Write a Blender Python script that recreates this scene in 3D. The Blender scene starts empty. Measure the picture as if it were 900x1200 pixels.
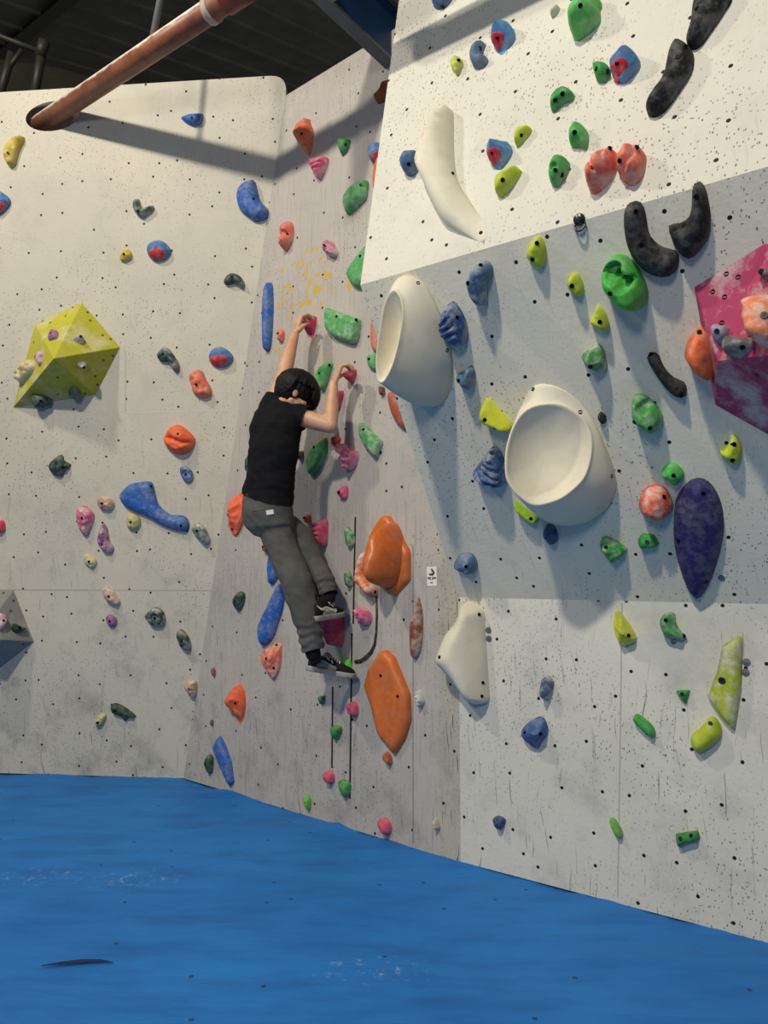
import bpy, bmesh, math, random
from mathutils import Vector, Matrix, noise
from mathutils.bvhtree import BVHTree
from mathutils.geometry import delaunay_2d_cdt

random.seed(7)
SC = bpy.context.scene
COL = SC.collection
V = Vector

# ------------------------------------------------------------------ camera
FOC, HZ, CAMH = 867.0, 672.0, 1.5
PITCH = math.atan((HZ - 600) / FOC)
CAM = V((0, 0, CAMH))
FW = V((0, math.cos(PITCH), math.sin(PITCH)))
UP = V((0, -math.sin(PITCH), math.cos(PITCH)))
RT = V((1, 0, 0))
cd = bpy.data.cameras.new('camera')
cd.sensor_fit = 'AUTO'; cd.sensor_width = 36; cd.lens = FOC / 1200 * 36
cd.clip_start = 0.05; cd.clip_end = 100
cam = bpy.data.objects.new('camera', cd); COL.objects.link(cam)
cam.location = CAM; cam.rotation_euler = (math.pi / 2 + PITCH, 0, 0)
SC.camera = cam
SC.view_settings.view_transform = 'Standard'
SC.view_settings.look = 'None'
SC.view_settings.gamma = 1
SC.view_settings.use_curve_mapping = False
SC.view_settings.exposure = -0.05

def ray(x, y): return RT * ((x - 450) / FOC) - UP * ((y - 600) / FOC) + FW
def hit(x, y, P, n, o=0.0):
    d = ray(x, y); t = ((P + n * o - CAM).dot(n)) / d.dot(n)
    return CAM + d * t

class Wall:
    """a flat face standing in the hall: origin, in-plane axes u (to the right) and v (up), normal n"""
    def __init__(s, P, n, u):
        s.P = V(P); s.n = V(n).normalized(); s.u = (V(u) - s.n * V(u).dot(s.n)).normalized(); s.v = s.n.cross(s.u)
        s.M = Matrix((s.u, s.v, s.n)).transposed()
    def px(s, x, y, o=0.0): return hit(x, y, s.P, s.n, o)
    def uv(s, p): d = p - s.P; return V((d.dot(s.u), d.dot(s.v)))
    def pt(s, u, v, o=0.0): return s.P + s.u * u + s.v * v + s.n * o
    def foot(s, p):   # where the line of sight through p meets the face
        d = p - CAM; t = (s.P - CAM).dot(s.n) / d.dot(s.n)
        return CAM + d * t

def face_of(a, b, c):
    a, b, c = V(a), V(b), V(c); n = (b - a).cross(c - a).normalized()
    if n.dot(CAM - a) < 0: n = -n
    u = n.cross(V((0, 0, 1))); u = -u if u.dot(RT) < 0 else u
    w = Wall(a, n, u)
    if w.v.z < 0: w = Wall(a, n, -u)
    return w

# ------------------------------------------------------------------ walls
M0, M1 = V((.296, 4.081, 0)), V((-1.474, 5.581, 0))
LMT = V((-.667, 4.897, 4.956))
B0 = V((.401, 3.999, 0)); DR = V((.808, -.590, 0)).normalized()     # along the right wall, towards the camera
NR = V((-.590, -.808, 0)).normalized()
BT = B0 + V((0, 0, 1.372))
TL = BT + NR * .864 + V((0, 0, 1.449))
TT = TL - NR * .313 * 1.15 + V((0, 0, 1.595 * 1.15))
dM = (M0 - M1).normalized()
WM = Wall(M0, dM.cross(V((0, 0, 1))), dM)
dL = V((.995, -.098, 0))
WL = Wall(M1, -(LMT - M1).cross(dL).normalized() if (LMT - M1).cross(dL).y > 0 else (LMT - M1).cross(dL), dL)
WB = Wall(B0, NR, DR)
WO = Wall(BT, DR.cross(TL - BT), DR)
WU = Wall(TL, DR.cross(TT - TL), DR)
WALLS = dict(L=WL, M=WM, B=WB, O=WO, U=WU)
for w in WALLS.values(): assert w.n.y < 0 and w.v.z > 0, w.n

# ------------------------------------------------------------------ materials
def s2l(c): c /= 255; return c / 12.92 if c < .04045 else ((c + .055) / 1.055) ** 2.4
def rgb(r, g, b): return (s2l(r), s2l(g), s2l(b), 1)

class NT:
    def __init__(s, name):
        s.m = bpy.data.materials.new(name); s.m.use_nodes = True; s.t = s.m.node_tree
        s.b = s.t.nodes['Principled BSDF']
    def n(s, typ, ins=None, **props):
        nd = s.t.nodes.new('ShaderNode' + typ)
        for k, v in props.items(): setattr(nd, k, v)
        for k, v in (ins or {}).items():
            if isinstance(v, bpy.types.NodeSocket): s.t.links.new(v, nd.inputs[k])
            else: nd.inputs[k].default_value = v
        return nd
    def math(s, op, a, b=0.0, c=0.0, clamp=False):
        nd = s.n('Math', {0: a, 1: b, 2: c}, operation=op); nd.use_clamp = clamp; return nd.outputs[0]
    def mix(s, f, a, b):
        nd = s.t.nodes.new('ShaderNodeMix'); nd.data_type = 'RGBA'
        for k, v in ((0, f), (6, a), (7, b)):
            if isinstance(v, bpy.types.NodeSocket): s.t.links.new(v, nd.inputs[k])
            else: nd.inputs[k].default_value = v
        return nd.outputs[2]
    def ramp(s, f, lo, hi):
        return s.n('MapRange', {0: f, 1: lo, 2: hi, 3: 0.0, 4: 1.0}).outputs[0]
    def coord(s, which, scale=(1, 1, 1), loc=(0, 0, 0), rot=(0, 0, 0)):
        tc = s.n('TexCoord')
        return s.n('Mapping', {0: tc.outputs[which], 1: loc, 2: rot, 3: scale}).outputs[0]
    def noise(s, vec, scale, detail=3, rough=.55):
        return s.n('TexNoise', {'Vector': vec, 'Scale': scale, 'Detail': detail, 'Roughness': rough}).outputs[0]
    def link(s, a, k): s.t.links.new(a, s.b.inputs[k])

def plain(name, c, rough=.6, metal=0.0, var=.0, vs=20, spec=.3):
    t = NT(name); col = rgb(*c)
    t.b.inputs['Roughness'].default_value = rough; t.b.inputs['Metallic'].default_value = metal
    t.b.inputs['Specular IOR Level'].default_value = spec
    if var:
        f = t.noise(t.coord('Object'), vs)
        t.link(t.mix(t.ramp(f, .35, .7), col, tuple(x * (1 - var) for x in col[:3]) + (1,)), 'Base Color')
    else: t.b.inputs['Base Color'].default_value = col
    return t.m

_hm = {}
def hold_mat(c, chalk=.25, rough=.55, pale=(232, 226, 218), bump=.15):
    key = (c, chalk, rough, pale)
    if key in _hm: return _hm[key]
    t = NT('hold_resin'); col = rgb(*c)
    oc = t.coord('Object')
    f = t.noise(oc, 26, 5, .65); g = t.noise(oc, 9, 3, .6)
    dark = tuple(x * .72 for x in col[:3]) + (1,)
    base = t.mix(t.ramp(g, .3, .7), col, dark)
    m = t.math('MULTIPLY', t.ramp(t.math('ADD', f, t.math('MULTIPLY', g, .6)), .72, 1.12), min(1, chalk * 1.8))
    t.link(t.mix(m, base, rgb(*pale)), 'Base Color')
    t.b.inputs['Roughness'].default_value = rough
    t.b.inputs['Specular IOR Level'].default_value = .3
    if bump:
        bn = t.n('Bump', {'Strength': bump, 'Distance': .004, 'Height': t.noise(oc, 120, 3)})
        t.link(bn.outputs[0], 'Normal')
    _hm[key] = t.m
    return t.m

def wall_mat(name, c1, c2, nuts=5.2, speck=1.0, scratch=1.0, grain=0.0, dirt=.5, paint=None, seams=()):
    t = NT(name)
    uv = t.coord('UV')
    col = t.mix(t.ramp(t.noise(uv, 1.3, 5, .6), .32, .7), rgb(*c1), rgb(*c2))
    sep = t.n('SeparateXYZ', {0: uv})
    # scuffed grime near the mat, where shoes rub
    low = t.n('MapRange', {0: sep.outputs[1], 1: 2.6, 2: 0.0, 3: 0.0, 4: 1.0}).outputs[0]
    cl = t.ramp(t.noise(uv, 3.2, 6, .68), .5, .75)
    col = t.mix(t.math('MULTIPLY', t.math('MULTIPLY', cl, t.math('ADD', low, .25)), dirt * .6), col, rgb(108, 106, 103))
    if grain:
        gv = t.coord('UV', scale=(34, 1.6, 1))
        g = t.ramp(t.noise(gv, 1.6, 5, .7), .52, .78)
        col = t.mix(t.math('MULTIPLY', g, grain), col, rgb(112, 104, 98))
    # scratches and boot marks
    dist = t.n('VectorMath', {0: uv, 1: t.n('VectorMath', {0: t.n('TexNoise', {'Vector': uv, 'Scale': 2.0}).outputs[1], 3: .16}, operation='SCALE').outputs[0]}, operation='ADD').outputs[0]
    for sc, rot, th, k in (((70, 2.2, 1), .10, .715, .75), ((60, 2.6, 1), .8, .69, .6), ((64, 2.4, 1), -.6, .69, .6), ((90, 4.0, 1), 1.4, .70, .5), ((22, 1.4, 1), .3, .72, .3)):
        mp = t.n('Mapping', {0: dist, 2: (0, 0, rot), 3: sc}).outputs[0]
        f = t.ramp(t.noise(mp, 1.0, 2, .5), th, th + .035)
        f = t.math('MULTIPLY', f, t.math('MULTIPLY', t.math('ADD', low, .18), k * scratch), clamp=True)
        col = t.mix(f, col, rgb(86, 82, 78))
    # small chips and black rubber flecks, with painted shadows of the slab's surface bumps
    for sc, rot, th, keep, k in (((40, 22, 1), .4, .12, .15, .8), ((66, 30, 1), -.5, .14, .18, .75), ((20, 56, 1), .1, .11, .12, .8)):
        mp = t.n('Mapping', {0: uv, 2: (0, 0, rot), 3: sc}).outputs[0]
        vo = t.n('TexVoronoi', {'Vector': mp, 'Scale': 1.0}, voronoi_dimensions='2D')
        mk = t.math('LESS_THAN', vo.outputs['Distance'], th)
        rnd = t.n('SeparateColor', {0: vo.outputs['Color']})
        kp = t.math('LESS_THAN', rnd.outputs[0], keep * speck)
        patch = t.ramp(t.noise(uv, 1.1, 2), .36, .6)
        col = t.mix(t.math('MULTIPLY', t.math('MULTIPLY', mk, kp), t.math('MULTIPLY', patch, k)), col, rgb(70, 66, 62))
    # bolt holes (t-nuts)
    vo = t.n('TexVoronoi', {'Vector': uv, 'Scale': nuts, 'Randomness': .72}, voronoi_dimensions='2D')
    mk = t.math('LESS_THAN', vo.outputs['Distance'], .0082 * nuts)
    col = t.mix(mk, col, rgb(26, 24, 23))
    if paint:   # worn yellow paint left from an old marking
        for (u, v, ru, rv, k) in paint:
            d = t.n('VectorMath', {0: t.n('VectorMath', {0: uv, 1: (u, v, 0)}, operation='SUBTRACT').outputs[0], 1: (1 / ru, 1 / rv, 1)}, operation='MULTIPLY').outputs[0]
            ln = t.n('VectorMath', {0: d}, operation='LENGTH').outputs['Value']
            ins = t.n('MapRange', {0: ln, 1: 1.0, 2: .2, 3: 0.0, 4: .07}).outputs[0]
            nz = t.noise(t.coord('UV', scale=(1.5, .8, 1), loc=(u * 7, v, 0)), 17, 2, .5)
            f = t.math('GREATER_THAN', t.math('ADD', nz, ins), k)
            f = t.math('MULTIPLY', f, t.math('LESS_THAN', ln, 1.0))
            col = t.mix(t.math('MULTIPLY', f, .85), col, rgb(205, 165, 50))
    t.link(col, 'Base Color')
    t.b.inputs['Roughness'].default_value = .62
    t.b.inputs['Specular IOR Level'].default_value = .25
    bh = t.math('ADD', t.noise(uv, 55, 4, .6), t.math('MULTIPLY', mk, -1.5))
    t.link(t.n('Bump', {'Strength': .22, 'Distance': .006, 'Height': bh}).outputs[0], 'Normal')
    return t.m

# ------------------------------------------------------------------ object helpers
def link(name, me, mat=None, parent=None, smooth=False, mw=None):
    me.name = name
    o = bpy.data.objects.new(name, me); COL.objects.link(o)
    if mat is not None:
        for m in (mat if isinstance(mat, (list, tuple)) else [mat]): me.materials.append(m)
    if smooth: me.polygons.foreach_set('use_smooth', [True] * len(me.polygons))
    if mw is not None: o.matrix_world = mw
    if parent is not None:
        o.parent = parent
    return o
def tag(o, label=None, cat=None, group=None, kind=None):
    if label: o['label'] = label
    if cat: o['category'] = cat
    if group: o['group'] = group
    if kind: o['kind'] = kind
    return o
def from_bm(name, bm, mat, parent=None, smooth=False, mw=None):
    bmesh.ops.recalc_face_normals(bm, faces=bm.faces[:])
    me = bpy.data.meshes.new(name); bm.to_mesh(me); bm.free()
    return link(name, me, mat, parent, smooth, mw)
def empty(name, loc):
    o = bpy.data.objects.new(name, None); COL.objects.link(o); o.location = loc; o.empty_display_size = .1
    bpy.context.view_layer.update()
    return o

def slab(name, W, uvs, thick, mat, kind='structure', parent=None, label=None):
    """a flat panel: outline in wall metres, extruded backwards"""
    bm = bmesh.new(); L = bm.loops.layers.uv.new('UVMap')
    f = [bm.verts.new(W.pt(u, v)) for u, v in uvs]; b = [bm.verts.new(W.pt(u, v, -thick)) for u, v in uvs]
    n = len(f); bm.faces.new(f); bm.faces.new(b[::-1])
    for i in range(n): bm.faces.new((f[i], b[i], b[(i + 1) % n], f[(i + 1) % n]))
    for fc in bm.faces:
        for lp in fc.loops: lp[L].uv = W.uv(lp.vert.co)
    o = from_bm(name, bm, mat, parent)
    if kind: o['kind'] = kind
    return o

def box(bm, c, x, y, z):
    """box with centre c and half-axis vectors"""
    vs = [bm.verts.new(c + x * a + y * b + z * d) for a in (-1, 1) for b in (-1, 1) for d in (-1, 1)]
    for q in ((0, 1, 3, 2), (4, 6, 7, 5), (0, 4, 5, 1), (2, 3, 7, 6), (0, 2, 6, 4), (1, 5, 7, 3)): bm.faces.new([vs[i] for i in q])

def tube(bm, pts, rad, seg=16, cap=True, flat=None):
    """swept round (or flattened) tube through pts"""
    pts = [V(p) for p in pts]; n = len(pts)
    rad = rad if isinstance(rad, (list, tuple)) else [rad] * n
    rings = []; prev = None
    for i, p in enumerate(pts):
        t = (pts[min(i + 1, n - 1)] - pts[max(i - 1, 0)]).normalized()
        if prev is None:
            a = t.cross(V((0, 0, 1))); a = a if a.length > .1 else t.cross(V((1, 0, 0)))
        else: a = prev - t * prev.dot(t)
        a.normalize(); b = t.cross(a); prev = a
        if flat is not None:
            a = flat.cross(t).normalized(); b = flat.normalized()
        r = rad[i]; ra, rb = r if isinstance(r, tuple) else (r, r)
        rings.append([bm.verts.new(p + a * ra * math.cos(k * 2 * math.pi / seg) + b * rb * math.sin(k * 2 * math.pi / seg)) for k in range(seg)])
    for r0, r1 in zip(rings, rings[1:]):
        for k in range(seg): bm.faces.new((r0[k], r0[(k + 1) % seg], r1[(k + 1) % seg], r1[k]))
    if cap: bm.faces.new(rings[0][::-1]); bm.faces.new(rings[-1])
    return rings

# ------------------------------------------------------------------ room shell
white_L = wall_mat('painted_ply_left', (208, 200, 182), (194, 188, 174), nuts=4.5, speck=.9, scratch=1.0, dirt=1.0)
PU = lambda x, y: tuple(WM.uv(WM.px(x, y)))
pc1, pc2, pc3, pc4 = PU(365, 332), PU(333, 345), PU(331, 410), PU(372, 405)
white_M = wall_mat('painted_ply_middle', (188, 180, 172), (174, 168, 162), nuts=3.8, speck=.8, scratch=.9, grain=.5, dirt=.9,
                   paint=[pc1 + (.22, .26, .60), pc2 + (.13, .25, .635), pc3 + (.1, .16, .63), pc4 + (.16, .22, .66), PU(415, 330) + (.08, .08, .6)])
white_U = wall_mat('painted_ply_upper', (222, 217, 203), (210, 205, 192), nuts=4.6, speck=1.7, scratch=.15, dirt=.25)
white_O = wall_mat('painted_ply_overhang', (234, 225, 202), (222, 214, 194), nuts=4.6, speck=1.4, scratch=.35, dirt=.35)
white_B = wall_mat('painted_ply_lower', (216, 212, 200), (202, 198, 188), nuts=4.8, speck=1.6, scratch=1.0, dirt=.6)
ply_strip = wall_mat('scuffed_ply_strip', (190, 184, 170), (165, 158, 145), nuts=4.0, speck=1.6, scratch=3.0, grain=.5, dirt=1.0)

# left wall, leaning towards the room, top right corner rounded
uT = WL.uv(LMT); r = .13; vt = uT.y + .015
side = (WL.uv(LMT) - WL.uv(M1)).normalized()
arc = []
for k in range(7):
    a = k / 6; p0 = uT - side * r; p1 = uT + V((0, .015)); p2 = V((uT.x - r, vt))
    q = (p0 * (1 - a) + p1 * a) * (1 - a) + (p1 * (1 - a) + p2 * a) * a; arc.append(tuple(q))
lt = WL.uv(WL.px(0, 108)); sl = (vt - lt.y) / (uT.x - lt.x)
uvL = [(-5.5, 0), (0, 0)] + arc + [(-5.5, vt - sl * (uT.x + 5.5))]
wallL = slab('wall_left', WL, uvL, .045, white_L)
# round cut-out where the pipe passes through
PD = V((.808, -.590, 0)).normalized()
P0 = WL.px(62, 136)
bmc = bmesh.new()
tube(bmc, [P0 - PD * .4 + V((-.0, 0, 0)), P0 + PD * .4], [.105, .105], 28)
cut = from_bm('cutter', bmc, None)
md = wallL.modifiers.new('hole', 'BOOLEAN'); md.object = cut; md.operation = 'DIFFERENCE'; md.solver = 'EXACT'
bpy.context.view_layer.update()
me = bpy.data.meshes.new_from_object(wallL.evaluated_get(bpy.context.evaluated_depsgraph_get()))
wallL.modifiers.clear(); wallL.data = me
bpy.data.objects.remove(cut)

# middle wall
uvM = [tuple(WM.uv(M1)), (0, 0), (0, 4.83), tuple(WM.uv(LMT.lerp(M1, (LMT.z - 4.83) / LMT.z)))]
slab('wall_middle', WM, uvM, .045, white_M)
# narrow scuffed strip between the middle wall and the right wall
WS = Wall(M0, (B0 - M0).cross(V((0, 0, 1))), B0 - M0); sw = (B0 - M0).length
slab('trim_strip', WS, [(0, 0), (sw, 0), (sw, 1.365), (0, 1.74)], .04, ply_strip)
# right wall in three tilts
LR = 3.4
slab('wall_right_lower', WB, [(0, 0), (LR, 0), (LR, 1.372), (0, 1.372)], .045, white_B)
hO = (TL - BT).length; hU = (TT - TL).length
slab('wall_right_overhang', WO, [(0, 0), (LR, 0), (LR, hO), (0, hO)], .004, white_O)
slab('wall_right_upper', WU, [(0, 0), (LR, 0), (LR, hU), (0, hU)], .045, white_U)
# the return side of the leaning box, closed back to the middle wall
ws = Wall(BT, -DR, -NR.cross(V((0, 0, 1))).cross(V((0, 0, 1))) if False else NR)
def toM(p):
    t = (M0 - p).dot(WM.n) / (-NR).dot(WM.n); return p - NR * (t - .01)
bm = bmesh.new()
ring = [BT, TL, TT, toM(TT), toM(TL), toM(BT)]
DRi = DR * .03
ring = [p - NR * .012 for p in ring[:3]] + ring[3:]; ring[0].z += .07; ring[5].z += .07
fr = [bm.verts.new(p + DR * .002) for p in ring]; bk = [bm.verts.new(p + DRi) for p in ring]
bm.faces.new(fr); bm.faces.new(bk[::-1])
for i in range(6): bm.faces.new((fr[i], bk[i], bk[(i + 1) % 6], fr[(i + 1) % 6]))
tag(from_bm('wall_right_side', bm, plain('painted_side', (190, 187, 180), var=.1, vs=3)), kind='structure')

# ------------------------------------------------------------------ padded floor
t = NT('blue_mat_vinyl'); oc = t.coord('Object')
col = t.mix(t.ramp(t.noise(oc, 1.1, 4), .3, .7), rgb(38, 122, 198), rgb(29, 105, 180))
st = t.coord('Object', scale=(1.0, 3.6, 1))
col = t.mix(t.math('MULTIPLY', t.ramp(t.noise(st, 2.2, 5, .6), .46, .72), .5), col, rgb(22, 78, 145))
for (x, y, rx, ry, k) in ((45, 1027, .35, .16, .56), (155, 1030, .3, .16, .54), (435, 1137, .32, .14, .56), (150, 1040, .8, .4, .68)):
    p = hit(x, y, V((0, 0, 0)), V((0, 0, 1)))
    d = t.n('VectorMath', {0: t.n('VectorMath', {0: oc, 1: tuple(p)}, operation='SUBTRACT').outputs[0], 1: (1 / rx, 1 / ry, 0)}, operation='MULTIPLY').outputs[0]
    ln = t.n('VectorMath', {0: d}, operation='LENGTH').outputs['Value']
    ins = t.n('MapRange', {0: ln, 1: 1.0, 2: .0, 3: 0.0, 4: 1.0}).outputs[0]
    f = t.ramp(t.noise(oc, 26, 6, .75), k, k + .16)
    col = t.mix(t.math('MULTIPLY', t.math('MULTIPLY', f, ins), .75), col, rgb(190, 205, 220))
vo = t.n('TexVoronoi', {'Vector': oc, 'Scale': 2.2}, voronoi_dimensions='2D')
col = t.mix(t.math('MULTIPLY', t.math('LESS_THAN', vo.outputs['Distance'], .022), .7), col, rgb(22, 40, 66))
t.link(col, 'Base Color'); t.b.inputs['Roughness'].default_value = .6; t.b.inputs['Specular IOR Level'].default_value = .25
bp = t.math('ADD', t.noise(t.coord('Object', scale=(1, 3.2, 1), rot=(0, 0, .1)), 1.6, 4, .55), t.math('MULTIPLY', t.noise(oc, 60, 2), .03))
t.link(t.n('Bump', {'Strength': .5, 'Distance': .05, 'Height': bp}).outputs[0], 'Normal')
mat_blue = t.m
bm = bmesh.new(); nx, ny = 150, 150; X0, X1, Y0, Y1 = -6.8, 4.2, -3.0, 6.0
grid = []
def seg_d(p, a, b):
    ab = b - a; k = max(0, min(1, (p - a).dot(ab) / ab.dot(ab))); return (p - a - ab * k).length, k * ab.length
wl = [(V((-7, 6.13, 0)), M1), (M1, M0), (M0, B0), (B0, B0 + DR * 3.4)]
for j in range(ny + 1):
    row = []
    for i in range(nx + 1):
        x = X0 + (X1 - X0) * i / nx; y = Y0 + (Y1 - Y0) * j / ny
        p = V((x, y, 0)); d = min(seg_d(p, a, b)[0] for a, b in wl)
        z = .012 * noise.noise(V((x * 1.1, y * 3.0, 1))) + .006 * noise.noise(V((x * 3, y * 7, 4)))
        e = math.exp(-d / .10)
        z += e * (.018 * noise.noise(V((x * 3.4, y * 3.4, 9))) + .008 * noise.noise(V((x * 9, y * 9, 3))) - .002)
        row.append(bm.verts.new((x, y, z)))
    grid.append(row)
for j in range(ny):
    for i in range(nx): bm.faces.new((grid[j][i], grid[j][i + 1], grid[j + 1][i + 1], grid[j + 1][i]))
fl = from_bm('floor', bm, mat_blue, smooth=True); fl['kind'] = 'structure'
# open fold in the mat cover
pf = [hit(x, y, V((0, 0, .004)), V((0, 0, 1))) for x, y in ((48, 1133), (70, 1130), (95, 1127.5), (118, 1127), (132, 1129))]
bm = bmesh.new(); tube(bm, [p + V((0, 0, .004)) for p in pf], [(.002, .001), (.008, .004), (.011, .005), (.007, .004), (.002, .001)], 10)
tag(from_bm('trim_mat_fold', bm, plain('mat_fold', (16, 40, 78), .7), smooth=True), kind='structure')

# ------------------------------------------------------------------ roof, steel and pipe
PR = V((.590, .808, 0)).normalized()
RS = (PR + V((0, 0, .286))).normalized()
RP = V((-1, 5.5, 13.0)); RN = -DR.cross(RS); RN = -RN if RN.z > 0 else RN
t = NT('roof_sheet'); oc = t.coord('Object')
t.link(t.mix(t.ramp(t.noise(oc, 1.5, 4), .3, .7), rgb(128, 126, 118), rgb(104, 103, 98)), 'Base Color'); t.b.inputs['Roughness'].default_value = .6
roof_m = t.m
bm = bmesh.new(); a0 = -14.0; sp = .8; prof = []
k = 0
while a0 + k * sp < 12:
    a = a0 + k * sp
    prof += [(a, 0), (a + sp - .15, 0), (a + sp - .12, .06), (a + sp - .03, .06)]; k += 1
lo = [bm.verts.new(RP + DR * a + RN * b - RS * 17) for a, b in prof]; hi = [bm.verts.new(RP + DR * a + RN * b + RS * 20) for a, b in prof]
for i in range(len(prof) - 1): bm.faces.new((lo[i], lo[i + 1], hi[i + 1], hi[i]))
tag(from_bm('ceiling', bm, roof_m), kind='structure')
# gable wall behind the left wall
G = hit(80, 82, RP, RN)
bm = bmesh.new()
q = [G + PR * (-6), G + PR * 14, G + PR * 14 + V((0, 0, .286 * 14 + .3)), G + PR * (-6) + V((0, 0, -.286 * 6 + .3))]
q[0].z = q[1].z = 2.0
f1 = [bm.verts.new(p) for p in q]; f2 = [bm.verts.new(p - DR * .1) for p in q]
bm.faces.new(f1); bm.faces.new(f2[::-1])
for i in range(4): bm.faces.new((f1[i], f2[i], f2[(i + 1) % 4], f1[(i + 1) % 4]))
tag(from_bm('wall_gable', bm, plain('gable_block', (150, 140, 118), .8, var=.25, vs=2)), kind='structure')

steel = plain('dark_steel', (46, 46, 44), .55, var=.3, vs=6)
steel_l = plain('dusty_steel', (112, 113, 112), .6, var=.2, vs=8)
blue_paint = plain('blue_painted_steel', (22, 58, 98), .5, var=.25, vs=4)

def ibeam(name, a, b, w, hgt, up, m_web, m_fl, label, cat='beam', group=None):
    d = (b - a).normalized(); s = d.cross(up).normalized(); up = s.cross(d)
    root = empty(name, a); c = (a + b) / 2 - a; half = d * ((b - a).length / 2)
    for z, nm in ((.008, 'flange'), (hgt - .008, 'flange')):
        bm = bmesh.new(); box(bm, c + up * z, half, s * w / 2, up * .008); from_bm(nm, bm, m_fl, root)
    bm = bmesh.new(); box(bm, c + up * hgt / 2, half, s * .006, up * (hgt / 2 - .014)); from_bm('web', bm, m_web, root)
    return tag(root, label, cat, group)
e = V((.026, 4.309, 4.60))
bc = hit(412, 33, V((0, 0, 4.60)), V((0, 0, 1)))
beam = ibeam('steel_beam', bc + PR * .62 - DR * .005, bc - PR * 1.0 - DR * .005, .08, .42, V((0, 0, 1)), blue_paint, steel_l,
      'blue steel beam with grey flange running out past the tall slab at top centre', 'beam')
ct = WU.px(463, 68) + NR * .36 + V((0, 0, .23))
bm = bmesh.new(); tube(bm, [ct - DR * .15 - beam.location, ct + DR * 2.8 - beam.location], .085, 20)
from_bm('added_shadow_tube', bm, steel_l, beam, True)  # unseen tube added to throw the shadow band across the upper slab
# purlin under the roof at the far left
pa = hit(25, 47, RP + RN * .22, RN); pb = hit(92, -4, RP + RN * .22, RN)
dpp = DR
ibeam('roof_purlin', pa - dpp * 2.2, pa + dpp * 6, .32, .4, RN * -1, steel, plain('purlin_flange', (92, 92, 88), .6, var=.2, vs=5),
      'dark steel roof beam slanting up in the far left corner above the white wall', 'beam')
# scaffold tubes behind the left wall
sb = WL.P - WL.n * .75; sn = WL.n
S = lambda x, y, o=0: hit(x, y, sb, sn, o)
scaf = plain('scaffold_tube', (58, 56, 50), .5, .3, var=.3, vs=9)
root = empty('scaffold_frame', S(40, 130))
def rel(pts, root): return [p - root.location for p in pts]
bm = bmesh.new(); tube(bm, rel([S(-60, 20), S(48, 61)], root), .024); from_bm('rail', bm, scaf, root, True)
bm = bmesh.new(); tube(bm, rel([S(50, 55), S(38, 125)], root), .036); from_bm('post', bm, scaf, root, True)
bm = bmesh.new(); tube(bm, rel([S(14, 62), S(-4, 125)], root), .034); from_bm('post', bm, scaf, root, True)
bm = bmesh.new(); tube(bm, rel([S(26, 58), S(4, 88)], root), .02); from_bm('brace', bm, scaf, root, True)
bm = bmesh.new(); tube(bm, rel([S(52, 48), S(47, 66.5)], root), .046); from_bm('coupler', bm, scaf, root, True)
tag(root, 'dark scaffold tube frame standing behind the top left wall edge', 'scaffold')

# pipe
t = NT('pipe_coat'); oc = t.coord('Object')
gm = t.n('NewGeometry'); 
f = t.ramp(t.noise(oc, 7, 5, .65), .45, .62)
col = t.mix(f, rgb(142, 84, 60), rgb(112, 64, 46))
nz = t.n('SeparateXYZ', {0: gm.outputs['Normal']}).outputs[2]
dust_highlight = t.ramp(t.math('ADD', nz, t.math('MULTIPLY', t.math('SUBTRACT', t.noise(oc, 12, 5, .7), .5), 0.8)), .02, .32)   # settled dust, whitened to paint in the highlight along the top
t.link(t.mix(t.math('MULTIPLY', dust_highlight, .9), col, rgb(236, 226, 214)), 'Base Color'); t.b.inputs['Roughness'].default_value = .45
pipe_m = t.m
root = empty('water_pipe', P0)
bm = bmesh.new(); tube(bm, [-PD * .5, PD * 2.75], .066, 32); from_bm('pipe_run', bm, pipe_m, root, True)
pcx = (hit(248, 5, P0, V((0, 0, 1)).cross(PD)) - P0).dot(PD)
bm = bmesh.new(); tube(bm, [PD * (pcx - .022), PD * (pcx - .02), PD * (pcx + .02), PD * (pcx + .022)], [.066, .075, .075, .066], 32)
from_bm('collar', bm, plain('pipe_collar', (190, 172, 156), .5, var=.2), root, True)
bm = bmesh.new()
tube(bm, [PD * (pcx + .12), PD * (pcx + .125), PD * (pcx + .42), PD * (pcx + .425)], [.066, .078, .078, .066], 32)
from_bm('coupling', bm, plain('red_coupling', (120, 40, 36), .45, var=.3, vs=14), root, True)
tag(root, 'thick red-brown pipe coming through the left wall, highlight painted white along its dusty top', 'pipe')
hp = P0 + PD * (hit(178, 37, P0, V((0, 0, 1)).cross(PD)) - P0).dot(PD) + V((0, 0, .05))
root = empty('pipe_hanger', hp)
bm = bmesh.new(); tube(bm, [V((0, 0, -.01)), V((.26, .02, 1.7))], .021, 14); from_bm('rod', bm, steel_l, root, True)
bm = bmesh.new(); tube(bm, [V((0, 0, -.02)), V((.001, 0, .03))], [.03, .026], 14); from_bm('foot', bm, steel_l, root, True)
tag(root, 'grey steel hanger rod holding the red-brown pipe from the roof', 'hanger')
# timber rail behind the top of the middle wall
bm = bmesh.new(); a = WM.pt(-1.15, 4.9, -.25); b = WM.pt(.2, 4.9, -.25)
box(bm, (a + b) / 2, (b - a) / 2, WM.n * .04, V((0, 0, .05)))
tag(from_bm('trim_rail', bm, steel), kind='structure')

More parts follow.
